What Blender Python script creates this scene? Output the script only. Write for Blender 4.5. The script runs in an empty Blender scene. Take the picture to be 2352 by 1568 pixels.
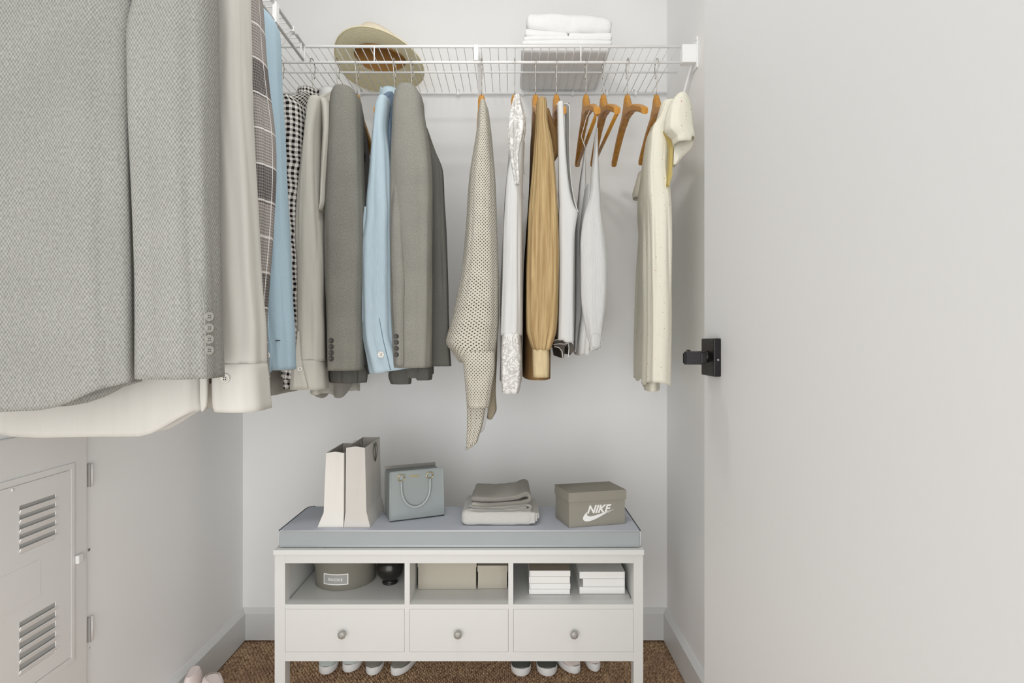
import bpy, bmesh, math, random
import numpy as np
from mathutils import Vector, noise, Matrix

# ---------------------------------------------------------------- camera, light
F, CX, CY, H = 1300.0, 1176.0, 784.0, 1.05      # focal length in px, image centre, eye height
R = math.radians
sc = bpy.context.scene
C = sc.collection
cam = bpy.data.cameras.new('camera'); cam.sensor_width = 36.0; cam.lens = 36.0 * F / 2352.0
cam.clip_start = 0.05
co = bpy.data.objects.new('camera', cam); co.location = (0, 0, H); co.rotation_euler = (R(90), 0, 0)
C.objects.link(co); sc.camera = co
world = bpy.data.worlds.new('world'); sc.world = world; world.use_nodes = True
world.node_tree.nodes['Background'].inputs[0].default_value = (1.0, 0.99, 0.975, 1)
world.node_tree.nodes['Background'].inputs[1].default_value = 1.0

def area(name, loc, rot, sx, sy, power, col=(1, 1, 1), shape='DISK'):
    l = bpy.data.lights.new(name, 'AREA'); l.energy = power; l.color = col
    l.shape = shape; l.size = sx; l.size_y = sy
    o = bpy.data.objects.new(name, l); o.location = loc; o.rotation_euler = rot
    C.objects.link(o); return o
area('ceiling_lamp_light', (-0.18, 0.93, 2.40), (0, 0, 0), 0.20, 0.20, 5.0, (1.0, 0.985, 0.965))
area('added_front_fill', (-0.15, -1.3, 0.8), (R(90), 0, 0), 3.6, 2.1, 70, (0.97, 0.985, 1.0), 'RECTANGLE')  # unseen fill light added behind the camera to brighten walls and bench
sc.view_settings.view_transform = 'Standard'; sc.view_settings.look = 'None'
sc.view_settings.gamma = 1.0; sc.view_settings.use_curve_mapping = False
sc.view_settings.exposure = -0.10

def lin(c): return tuple(((v / 255.0) / 12.92 if v <= 10 else ((v / 255.0 + 0.055) / 1.055) ** 2.4) for v in c) + (1.0,)

# ---------------------------------------------------------------- materials
MATS = {}
def mat_new(name, rough=0.6, metal=0.0, spec=0.3):
    m = bpy.data.materials.new(name); m.use_nodes = True
    nt = m.node_tree; b = nt.nodes['Principled BSDF']
    b.inputs['Roughness'].default_value = rough; b.inputs['Metallic'].default_value = metal
    b.inputs['Specular IOR Level'].default_value = spec
    MATS[name] = m
    return m, nt, b
def N(nt, t, **kw):
    n = nt.nodes.new(t)
    for k, v in kw.items(): setattr(n, k, v)
    return n
def math_n(nt, op, a, b=None, c=None):
    n = N(nt, 'ShaderNodeMath', operation=op)
    for i, v in enumerate((a, b, c)):
        if v is None: continue
        if isinstance(v, (int, float)): n.inputs[i].default_value = v
        else: nt.links.new(v, n.inputs[i])
    return n.outputs[0]
def mixc(nt, f, a, b, mode='MIX'):
    n = N(nt, 'ShaderNodeMix', data_type='RGBA', blend_type=mode)
    if isinstance(f, (int, float)): n.inputs[0].default_value = f
    else: nt.links.new(f, n.inputs[0])
    for i, v in ((6, a), (7, b)):
        if isinstance(v, tuple): n.inputs[i].default_value = v
        else: nt.links.new(v, n.inputs[i])
    return n.outputs[2]
def ramp(nt, f, lo, hi):
    n = N(nt, 'ShaderNodeMapRange'); nt.links.new(f, n.inputs[0])
    n.inputs[1].default_value = lo; n.inputs[2].default_value = hi
    return n.outputs[0]
def noise_n(nt, vec, scale, detail=3, rough=0.5):
    n = N(nt, 'ShaderNodeTexNoise'); n.inputs['Scale'].default_value = scale
    n.inputs['Detail'].default_value = detail; n.inputs['Roughness'].default_value = rough
    if vec is not None: nt.links.new(vec, n.inputs['Vector'])
    return n.outputs['Fac']
def mapping(nt, vec, s):
    n = N(nt, 'ShaderNodeMapping'); n.inputs['Scale'].default_value = s
    nt.links.new(vec, n.inputs['Vector']); return n.outputs[0]
def bump(nt, b, h, strength, dist):
    n = N(nt, 'ShaderNodeBump'); n.inputs['Strength'].default_value = strength
    n.inputs['Distance'].default_value = dist
    nt.links.new(h, n.inputs['Height']); nt.links.new(n.outputs[0], b.inputs['Normal'])
def plain(name, col, rough=0.6, metal=0.0, spec=0.3, nz=0.0, nscale=8, bs=0, bscale=200, bd=0.001):
    m, nt, b = mat_new(name, rough, metal, spec)
    c = lin(col)
    tc = N(nt, 'ShaderNodeTexCoord').outputs['Object']
    f = noise_n(nt, tc, nscale)
    k = 1 - nz
    out = mixc(nt, f, (c[0] * k, c[1] * k, c[2] * k, 1), (min(1, c[0] * (1 + nz)), min(1, c[1] * (1 + nz)), min(1, c[2] * (1 + nz)), 1))
    nt.links.new(out, b.inputs['Base Color'])
    if bs: bump(nt, b, noise_n(nt, tc, bscale, 2), bs, bd)
    return m
def uvs(nt):
    u = N(nt, 'ShaderNodeUVMap').outputs[0]
    s = N(nt, 'ShaderNodeSeparateXYZ'); nt.links.new(u, s.inputs[0])
    return u, s.outputs[0], s.outputs[1]
def weave(name, dark, light, pitch=0.003, rough=0.9, soft=0.5, bs=0.5, tone=0.12):
    """basket weave cloth: staggered bright knots in metres of cloth"""
    m, nt, b = mat_new(name, rough, 0, 0.1)
    uv, u, v = uvs(nt)
    k = 2 * math.pi / pitch
    jit = noise_n(nt, uv, 60, 3)
    uu = math_n(nt, 'ADD', u, math_n(nt, 'MULTIPLY', jit, 0.004))
    su = math_n(nt, 'SINE', math_n(nt, 'MULTIPLY', uu, k))
    sv = math_n(nt, 'SINE', math_n(nt, 'MULTIPLY', v, k * 0.62))
    w = math_n(nt, 'MULTIPLY', su, sv)
    nn = noise_n(nt, uv, 1.0 / pitch * 0.9, 2)
    f = math_n(nt, 'ADD', math_n(nt, 'MULTIPLY', w, 0.5), math_n(nt, 'MULTIPLY', nn, 1.0))
    f = ramp(nt, f, 0.5 - soft, 0.5 + soft)
    c = mixc(nt, f, lin(dark), lin(light))
    t = noise_n(nt, uv, 9, 2)
    t = ramp(nt, t, 0.3, 0.7)
    c = mixc(nt, math_n(nt, 'MULTIPLY', t, tone), c, lin(tuple(x * 0.72 for x in dark)))
    nt.links.new(c, b.inputs['Base Color'])
    bump(nt, b, f, bs, pitch * 0.25)
    return m
def cloth(name, col, rough=0.9, var=0.06, streak=(60, 3, 1), bs=0.25, sheen=0.0, bd=0.0012, col2=None, cs=None):
    m, nt, b = mat_new(name, rough, 0, 0.12)
    uv, u, v = uvs(nt)
    mp = mapping(nt, uv, streak)
    f = noise_n(nt, mp, 6, 5, 0.6)
    c = lin(col)
    c2 = lin(col2) if col2 else tuple(x * (1 - 2 * var) for x in c[:3]) + (1,)
    o = mixc(nt, ramp(nt, f, 0.35, 0.7), c, c2)
    nt.links.new(o, b.inputs['Base Color'])
    fine = noise_n(nt, mapping(nt, uv, (1, 1, 1)), 900, 2)
    h = math_n(nt, 'ADD', f, math_n(nt, 'MULTIPLY', fine, 0.25))
    bump(nt, b, h, bs, bd)
    return m

wall_m = plain('wall_paint', (248, 248, 247), 0.7, 0, 0.25, 0.012, 3, 0.12, 90, 0.002)
ceil_m = plain('ceiling_paint', (236, 236, 234), 0.9)
trim_m = plain('trim_paint', (226, 227, 226), 0.35, 0, 0.45, 0.01, 3)
door_m = plain('door_paint', (213, 213, 212), 0.5, 0, 0.3, 0.006, 2, 0.05, 60, 0.001)
panel_m = plain('panel_paint', (232, 231, 229), 0.45, 0, 0.4)
louver_dark = plain('louver_recess', (176, 174, 171), 0.9)
white_coat = plain('white_coated_wire', (250, 250, 249), 0.4, 0, 0.45)
white_wood = plain('white_lacquer', (221, 222, 219), 0.42, 0, 0.4, 0.006, 4)
black_metal = plain('black_metal', (34, 32, 33), 0.38, 0.55, 0.5)
chrome = plain('chrome', (190, 186, 180), 0.16, 1.0)
gold = plain('gold_metal', (214, 196, 140), 0.25, 1.0)
pewter = plain('pewter', (172, 170, 165), 0.5, 0.45, 0.5, 0.05, 40)
rubber_w = plain('white_rubber', (250, 250, 248), 0.55, 0, 0.35)
screw_m = plain('screw_steel', (150, 150, 150), 0.4, 0.8)

# carpet
m, nt, b = mat_new('carpet_loops', 0.95, 0, 0.05)
tc = N(nt, 'ShaderNodeTexCoord').outputs['Object']
f1 = noise_n(nt, tc, 110, 2); f2 = noise_n(nt, tc, 7, 3)
c = mixc(nt, ramp(nt, f1, 0.32, 0.68), lin((132, 106, 80)), lin((228, 196, 160)))
c = mixc(nt, ramp(nt, f2, 0.35, 0.7), c, mixc(nt, 0.5, c, lin((158, 124, 108))))
nt.links.new(c, b.inputs['Base Color']); bump(nt, b, f1, 0.6, 0.004)
carpet_m = m
# wood of the hangers
m, nt, b = mat_new('hanger_wood', 0.42, 0, 0.4)
tc = N(nt, 'ShaderNodeTexCoord').outputs['Object']
f1 = noise_n(nt, mapping(nt, tc, (40, 9, 22)), 4, 5, 0.65)
f2 = noise_n(nt, tc, 90, 3)
c = mixc(nt, ramp(nt, f1, 0.3, 0.7), lin((208, 154, 66)), lin((182, 124, 46)))
c = mixc(nt, math_n(nt, 'MULTIPLY', ramp(nt, f2, 0.4, 0.75), 0.35), c, lin((140, 84, 34)))
nt.links.new(c, b.inputs['Base Color']); wood_m = m

# clothes
jk_light = weave('pale_grey_basket_weave', (112, 112, 106), (169, 168, 162), 0.0043, soft=0.70, bs=0.5, tone=0.10)
jk_grey = weave('grey_herringbone', (112, 111, 103), (160, 158, 149), 0.0038, soft=0.6, bs=0.35, tone=0.2)
jk_grey2 = weave('mid_grey_wool', (126, 125, 118), (168, 166, 157), 0.0036, soft=0.6, bs=0.3, tone=0.22)
jk_dark = weave('dark_grey_wool', (84, 83, 78), (116, 115, 109), 0.003, soft=0.6, bs=0.3, tone=0.2)
lining = cloth('jacket_lining', (52, 50, 50), 0.5)
ivory = cloth('ivory_poplin', (200, 197, 190), 0.8, 0.02, (12, 1, 1), 0.12)
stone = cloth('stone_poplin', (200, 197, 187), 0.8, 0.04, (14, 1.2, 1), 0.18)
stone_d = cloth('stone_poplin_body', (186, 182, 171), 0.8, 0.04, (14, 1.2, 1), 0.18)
blue_tw = weave('blue_twill', (148, 174, 190), (186, 206, 216), 0.0024, soft=0.8, bs=0.2, tone=0.05)
blue_lt = cloth('light_blue_linen', (190, 209, 219), 0.9, 0.06, (110, 5, 1), 0.22, bd=0.0006)
blue_shaded = cloth('light_blue_linen_shaded', (132, 152, 172), 0.9, 0.3, (260, 12, 1), 0.5, col2=(84, 102, 124))  # light blue shirt's body, its shade put into a darker blue
white_ct = cloth('white_cotton', (215, 215, 213), 0.85, 0.02, (18, 1.4, 1), 0.3)
white_cr = cloth('white_crepe', (218, 218, 216), 0.85, 0.035, (70, 4, 1), 0.7, bd=0.003)
linen_w = cloth('white_bed_linen', (244, 244, 243), 0.85, 0.015, (6, 5, 1), 0.5, bd=0.004)
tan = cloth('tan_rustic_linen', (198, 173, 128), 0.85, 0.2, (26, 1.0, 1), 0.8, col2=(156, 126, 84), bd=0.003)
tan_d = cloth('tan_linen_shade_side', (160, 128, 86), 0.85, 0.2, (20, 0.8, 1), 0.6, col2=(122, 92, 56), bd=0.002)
towel_a = cloth('grey_towelling', (200, 197, 188), 0.98, 0.1, (90, 90, 1), 1.0, bd=0.003)
towel_b = cloth('pale_towelling', (228, 226, 220), 0.98, 0.06, (90, 90, 1), 1.0, bd=0.003)

m, nt, b = mat_new('black_white_gingham', 0.9, 0, 0.1)
uv, u, v = uvs(nt)
sq = lambda t, p: math_n(nt, 'GREATER_THAN', math_n(nt, 'FRACT', math_n(nt, 'MULTIPLY', math_n(nt, 'ADD', t, 5.0), 1 / p)), 0.5)
jit = math_n(nt, 'MULTIPLY', noise_n(nt, uv, 14, 3), 0.02)
s2 = math_n(nt, 'ADD', sq(math_n(nt, 'ADD', u, jit), 0.0135), sq(math_n(nt, 'ADD', v, jit), 0.0135))
c = mixc(nt, math_n(nt, 'MULTIPLY', s2, 0.5), lin((218, 214, 208)), lin((22, 20, 21)))
nt.links.new(c, b.inputs['Base Color']); gingham = m

m, nt, b = mat_new('grey_plaid', 0.9, 0, 0.1)
uv, u, v = uvs(nt)
fr = lambda t, p: math_n(nt, 'FRACT', math_n(nt, 'MULTIPLY', math_n(nt, 'ADD', t, 5.0), 1 / p))
fine = math_n(nt, 'GREATER_THAN', fr(v, 0.0052), 0.5)
fine2 = math_n(nt, 'GREATER_THAN', fr(u, 0.004), 0.6)
c = mixc(nt, math_n(nt, 'MULTIPLY', fine, 0.8), lin((158, 152, 147)), lin((112, 106, 103)))
band = math_n(nt, 'LESS_THAN', fr(v, 0.185), 0.36)
c = mixc(nt, math_n(nt, 'MULTIPLY', band, 0.85), c, mixc(nt, math_n(nt, 'MULTIPLY', fine, 0.8), lin((104, 97, 95)), lin((46, 42, 43))))
c = mixc(nt, math_n(nt, 'MULTIPLY', fine2, 0.22), c, lin((196, 192, 188)))
for a0, pp in ((v, 0.0617), (u, 0.043)):
    ln = math_n(nt, 'LESS_THAN', fr(a0, pp), 0.05)
    c = mixc(nt, math_n(nt, 'MULTIPLY', ln, 0.85), c, lin((222, 219, 215)))
nt.links.new(c, b.inputs['Base Color']); plaid = m

m, nt, b = mat_new('openwork_knit', 0.95, 0, 0.1)
uv, u, v = uvs(nt)
p = 0.0090
su = math_n(nt, 'SINE', math_n(nt, 'MULTIPLY', math_n(nt, 'ADD', u, v), math.pi / p))
sv = math_n(nt, 'SINE', math_n(nt, 'MULTIPLY', math_n(nt, 'SUBTRACT', u, v), math.pi / p))
w = math_n(nt, 'MULTIPLY', math_n(nt, 'MULTIPLY', su, su), math_n(nt, 'MULTIPLY', sv, sv))
hole = math_n(nt, 'GREATER_THAN', w, 0.56)
c = mixc(nt, noise_n(nt, uv, 300, 2), lin((186, 180, 165)), lin((224, 219, 206)))
nt.links.new(c, b.inputs['Base Color'])
tr = N(nt, 'ShaderNodeBsdfTransparent'); mx = N(nt, 'ShaderNodeMixShader')
nt.links.new(hole, mx.inputs[0]); nt.links.new(b.outputs[0], mx.inputs[1]); nt.links.new(tr.outputs[0], mx.inputs[2])
nt.links.new(mx.outputs[0], nt.nodes['Material Output'].inputs[0])
bump(nt, b, w, 0.6, -0.002); net_m = m
knit_in = cloth('knit_inner_layer', (170, 160, 138), 0.95, 0.2, (80, 80, 1), 0.6)

m, nt, b = mat_new('white_scroll_lace', 0.8, 0, 0.2)
uv, u, v = uvs(nt)
wv = N(nt, 'ShaderNodeTexNoise'); wv.inputs['Scale'].default_value = 24; wv.inputs['Detail'].default_value = 1
wv.inputs['Distortion'].default_value = 3.2; nt.links.new(uv, wv.inputs['Vector'])
ff = math_n(nt, 'ABSOLUTE', math_n(nt, 'SUBTRACT', wv.outputs['Fac'], 0.5))
pat = ramp(nt, ff, 0.02, 0.10)
c = mixc(nt, pat, lin((192, 190, 186)), lin((230, 229, 226)))
nt.links.new(c, b.inputs['Base Color']); bump(nt, b, pat, 0.25, 0.001); lace = m

m, nt, b = mat_new('cream_speckled_viscose', 0.85, 0, 0.15)
uv, u, v = uvs(nt)
vo = N(nt, 'ShaderNodeTexVoronoi'); vo.inputs['Scale'].default_value = 118
nt.links.new(uv, vo.inputs['Vector'])
sepc = N(nt, 'ShaderNodeSeparateColor'); nt.links.new(vo.outputs['Color'], sepc.inputs[0])
dot = math_n(nt, 'LESS_THAN', vo.outputs['Distance'], math_n(nt, 'MULTIPLY', sepc.outputs[1], 0.20))
hue = mixc(nt, math_n(nt, 'GREATER_THAN', sepc.outputs[0], 0.72), lin((158, 150, 120)), lin((206, 110, 92)))
hue = mixc(nt, math_n(nt, 'LESS_THAN', sepc.outputs[2], 0.3), hue, lin((204, 196, 210)))
c = mixc(nt, math_n(nt, 'MULTIPLY', dot, 0.85), lin((230, 227, 211)), hue)
nt.links.new(c, b.inputs['Base Color'])
bump(nt, b, noise_n(nt, mapping(nt, uv, (30, 2, 1)), 5, 4), 0.25, 0.002); dress_m = m
dress_in = cloth('dress_inside', (196, 176, 112), 0.9, 0.05)

cush_top = weave('blue_grey_canvas_top', (184, 188, 197), (210, 214, 222), 0.0024, soft=0.9, bs=0.15, tone=0.04)  # top canvas lightened to make up for weak light from above
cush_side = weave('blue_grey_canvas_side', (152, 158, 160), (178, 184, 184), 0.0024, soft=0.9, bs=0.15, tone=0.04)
piping_m = plain('piping_pale', (206, 210, 213), 0.7)
piping_d = plain('piping_dark', (62, 70, 80), 0.7)
paper_w = plain('paper_ivory', (228, 225, 219), 0.75, 0, 0.2, 0.01)
paper_g = plain('paper_greige', (208, 204, 198), 0.75, 0, 0.2, 0.01)
paper_in = plain('paper_inside', (196, 190, 182), 0.8, 0, 0.2)
string_m = plain('string_grey', (92, 90, 84), 0.8)
leather = plain('grey_blue_leather', (150, 157, 156), 0.5, 0, 0.4, 0.03, 60, 0.35, 900, 0.0005)
leather_l = plain('grey_blue_leather_edge', (172, 178, 177), 0.5, 0, 0.4, 0.03, 60)
leather_d = plain('zip_panel_taupe', (150, 146, 140), 0.55)
card = plain('taupe_card', (150, 146, 135), 0.8, 0, 0.15, 0.03, 500)
card_b = plain('sand_card', (186, 180, 166), 0.8, 0, 0.15, 0.02, 500)
card_r = plain('olive_grey_card', (126, 123, 113), 0.75, 0, 0.2, 0.04, 500)
print_w = plain('white_print', (240, 239, 235), 0.6)
label_g = plain('label_grey', (160, 159, 155), 0.6)
glaze = plain('black_glaze', (44, 41, 38), 0.22, 0.35, 0.6)
book_w = plain('book_white', (242, 241, 238), 0.6)
book_p = plain('book_pages', (236, 235, 231), 0.8)
book_t = plain('book_taupe_cover', (178, 166, 150), 0.7, 0, 0.2, 0.15, 120)
shoe_mint = plain('mint_canvas', (206, 216, 211), 0.9, 0, 0.1)
shoe_grey = plain('grey_satin', (138, 138, 130), 0.5, 0.2, 0.4)
shoe_dark = plain('charcoal_canvas', (84, 86, 80), 0.9, 0, 0.1)
shoe_pink = plain('pale_pink_leather', (240, 226, 222), 0.45, 0, 0.35)
insole_m = plain('insole', (200, 196, 190), 0.9)
btn_dark = plain('horn_button_dark', (66, 63, 58), 0.3, 0, 0.5)
btn_grey = plain('horn_button_grey', (128, 126, 118), 0.3, 0, 0.5)
btn_white = plain('white_button', (238, 235, 228), 0.35, 0, 0.5)
thread_shade_m = plain('dark_thread_neck_shade', (30, 34, 40), 0.9)  # thread colour, also painted inside the collars as shade
edging_m = cloth('white_binding', (238, 237, 233), 0.85)

m, nt, b = mat_new('straw', 0.85, 0, 0.15)
tc = N(nt, 'ShaderNodeTexCoord').outputs['Object']
f = noise_n(nt, tc, 420, 2); w1 = N(nt, 'ShaderNodeTexWave', wave_type='RINGS', rings_direction='Z')
w1.inputs['Scale'].default_value = 55; w1.inputs['Distortion'].default_value = 1; nt.links.new(tc, w1.inputs[0])
c = mixc(nt, ramp(nt, f, 0.3, 0.7), lin((232, 220, 178)), lin((254, 246, 216)))
nt.links.new(c, b.inputs['Base Color'])
bump(nt, b, math_n(nt, 'ADD', f, w1.outputs['Fac']), 0.35, 0.001); straw = m
straw_in = plain('straw_inside', (196, 150, 92), 0.9, 0, 0.1, 0.25, 300)
straw_pale = plain('straw_crown_pale', (240, 228, 206), 0.9, 0, 0.1, 0.06, 300)

# ---------------------------------------------------------------- mesh helpers
def W_(o):
    v = Vector((0, 0, 0))
    while o is not None: v = v + o.location; o = o.parent
    return v
def mk(name, V, Fc, mat, parent=None, origin=None, smooth=False, uv=None, mats=None, mi=None):
    """one mesh object; V in world coordinates"""
    off = W_(parent) if parent else Vector((0, 0, 0))
    loc = Vector(origin) if origin is not None else Vector((0, 0, 0))
    if parent: loc = Vector((0, 0, 0))
    me = bpy.data.meshes.new(name)
    d = off + loc
    me.from_pydata([(v[0] - d[0], v[1] - d[1], v[2] - d[2]) for v in V], [], Fc)
    if uv is not None:
        l = me.uv_layers.new(name='UVMap')
        li = np.zeros(len(me.loops), dtype=np.int32); me.loops.foreach_get('vertex_index', li)
        ua = np.array(uv, dtype=np.float32)
        l.data.foreach_set('uv', ua[li].ravel())
    for mm in (mats or [mat]): me.materials.append(mm)
    if mi is not None: me.polygons.foreach_set('material_index', mi)
    if smooth: me.polygons.foreach_set('use_smooth', [True] * len(me.polygons))
    me.update()
    o = bpy.data.objects.new(name, me); C.objects.link(o)
    if parent: o.parent = parent
    else: o.location = loc
    return o
def thing(name, label, cat, loc, group=None):
    o = bpy.data.objects.new(name, None); C.objects.link(o); o.location = loc
    o.empty_display_size = 0.05
    o['label'] = label; o['category'] = cat
    if group: o['group'] = group
    return o
def tag(o, label, cat, group=None, kind=None):
    o['label'] = label; o['category'] = cat
    if group: o['group'] = group
    if kind: o['kind'] = kind
    return o
def struct(o): o['kind'] = 'structure'; return o
def P(px, py, Y): return Vector(((px - CX) * Y / F, Y, H - (py - CY) * Y / F))
def X(px, Y): return (px - CX) * Y / F
def Z(py, Y): return H - (py - CY) * Y / F

def from_bm(bm, name, mat, parent=None, origin=None, smooth=False, **k):
    bm.verts.ensure_lookup_table(); bm.verts.index_update()
    V = [v.co.copy() for v in bm.verts]; Fc = [[v.index for v in f.verts] for f in bm.faces]
    bm.free()
    return mk(name, V, Fc, mat, parent, origin, smooth, **k)
def box_bm(x0, x1, y0, y1, z0, z1, bev=0.0, seg=2, bm=None, M=None):
    b2 = bmesh.new()
    bmesh.ops.create_cube(b2, size=1)
    for v in b2.verts:
        v.co = Vector(((x0 + x1) / 2 + v.co.x * (x1 - x0), (y0 + y1) / 2 + v.co.y * (y1 - y0), (z0 + z1) / 2 + v.co.z * (z1 - z0)))
    if bev: bmesh.ops.bevel(b2, geom=b2.edges[:], offset=bev, segments=seg, affect='EDGES', profile=0.6)
    if M is not None: bmesh.ops.transform(b2, matrix=M, verts=b2.verts)
    if bm is None: return b2
    tmp = bpy.data.meshes.new('t'); b2.to_mesh(tmp); b2.free(); bm.from_mesh(tmp); bpy.data.meshes.remove(tmp)
    return bm
def box(name, x0, x1, y0, y1, z0, z1, mat, parent=None, bev=0.001, seg=2, M=None, origin=None):
    o = from_bm(box_bm(x0, x1, y0, y1, z0, z1, bev, seg, M=M), name, mat, parent, origin)
    return o
def tube_geo(pts, r, n=8, caps=True, rads=None, flat=1.0):
    pts = [Vector(p) for p in pts]
    V, Fc = [], []
    up = None
    for i, p in enumerate(pts):
        if i == 0: t = pts[1] - p
        elif i == len(pts) - 1: t = p - pts[-2]
        else: t = (pts[i + 1] - p).normalized() + (p - pts[i - 1]).normalized()
        t.normalize()
        if up is None:
            up = Vector((0, 0, 1)) if abs(t.z) < 0.9 else Vector((0, 1, 0))
        a = up - t * up.dot(t); a.normalize(); bb = t.cross(a); up = a
        rr = rads[i] if rads else r
        for k in range(n):
            th = 2 * math.pi * k / n
            V.append(p + a * (math.cos(th) * rr) + bb * (math.sin(th) * rr * flat))
    for i in range(len(pts) - 1):
        for k in range(n):
            k2 = (k + 1) % n
            Fc.append((i * n + k, i * n + k2, (i + 1) * n + k2, (i + 1) * n + k))
    if caps:
        Fc.append(tuple(range(n))[::-1]); Fc.append(tuple((len(pts) - 1) * n + k for k in range(n)))
    return V, Fc
def tube(name, pts, r, mat, parent=None, n=8, rads=None, flat=1.0, origin=None):
    V, Fc = tube_geo(pts, r, n, True, rads, flat)
    return mk(name, V, Fc, mat, parent, origin, smooth=True)
def lathe(name, prof, c, mat, parent=None, n=32, smooth=True, origin=None, axis='Z', sx=1.0):
    V, Fc = [], []
    for (r, z) in prof:
        for k in range(n):
            a = 2 * math.pi * k / n
            q = (r * math.cos(a) * sx, r * math.sin(a), z)
            if axis == 'Y': q = (q[0], -q[2], q[1])
            if axis == 'X': q = (q[2], q[0], q[1])
            V.append((c[0] + q[0], c[1] + q[1], c[2] + q[2]))
    for i in range(len(prof) - 1):
        for k in range(n):
            k2 = (k + 1) % n
            Fc.append((i * n + k, i * n + k2, (i + 1) * n + k2, (i + 1) * n + k))
    Fc.append(tuple(range(n))[::-1]); Fc.append(tuple((len(prof) - 1) * n + k for k in range(n)))
    return mk(name, V, Fc, mat, parent, origin, smooth)
def prism(name, pts2, plane, a0, a1, mat, parent=None, bev=0, origin=None, M=None):
    """extrude a 2-D outline; plane 'XZ' extrudes along Y, 'XY' along Z, 'YZ' along X"""
    bm = bmesh.new()
    def q(p, a):
        if plane == 'XZ': return (p[0], a, p[1])
        if plane == 'XY': return (p[0], p[1], a)
        return (a, p[0], p[1])
    lo = [bm.verts.new(q(p, a0)) for p in pts2]; hi = [bm.verts.new(q(p, a1)) for p in pts2]
    n = len(pts2)
    bm.faces.new(lo[::-1]); bm.faces.new(hi)
    for i in range(n): bm.faces.new((lo[i], lo[(i + 1) % n], hi[(i + 1) % n], hi[i]))
    bmesh.ops.recalc_face_normals(bm, faces=bm.faces)
    if bev: bmesh.ops.bevel(bm, geom=bm.edges[:], offset=bev, segments=2, affect='EDGES')
    if M is not None: bmesh.ops.transform(bm, matrix=M, verts=bm.verts)
    return from_bm(bm, name, mat, parent, origin)

def catmull(rows, t):
    """rows: list of (s, vec); s increasing"""
    n = len(rows)
    i = 0
    while i < n - 2 and t > rows[i + 1][0]: i += 1
    s0, s1 = rows[i][0], rows[i + 1][0]
    u = min(1, max(0, (t - s0) / (s1 - s0)))
    p1, p2 = rows[i][1], rows[i + 1][1]
    def tan(j):
        if j <= 0 or j >= n - 1:
            a, b_ = max(0, j - 1), min(n - 1, j + 1)
        else: a, b_ = j - 1, j + 1
        ds = rows[b_][0] - rows[a][0]
        return (rows[b_][1] - rows[a][1]) / ds if ds else 0
    m1, m2 = tan(i) * (s1 - s0), tan(i + 1) * (s1 - s0)
    # keep it from overshooting
    dlt = p2 - p1
    lim = 3 * np.abs(dlt) + 1e-9
    same1 = np.sign(m1) == np.sign(dlt); m1 = np.where(same1, np.clip(m1, -lim, lim), 0)
    same2 = np.sign(m2) == np.sign(dlt); m2 = np.where(same2, np.clip(m2, -lim, lim), 0)
    u2, u3 = u * u, u * u * u
    return (2 * u3 - 3 * u2 + 1) * p1 + (u3 - 2 * u2 + u) * m1 + (-2 * u3 + 3 * u2) * p2 + (u3 - u2) * m2

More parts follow.
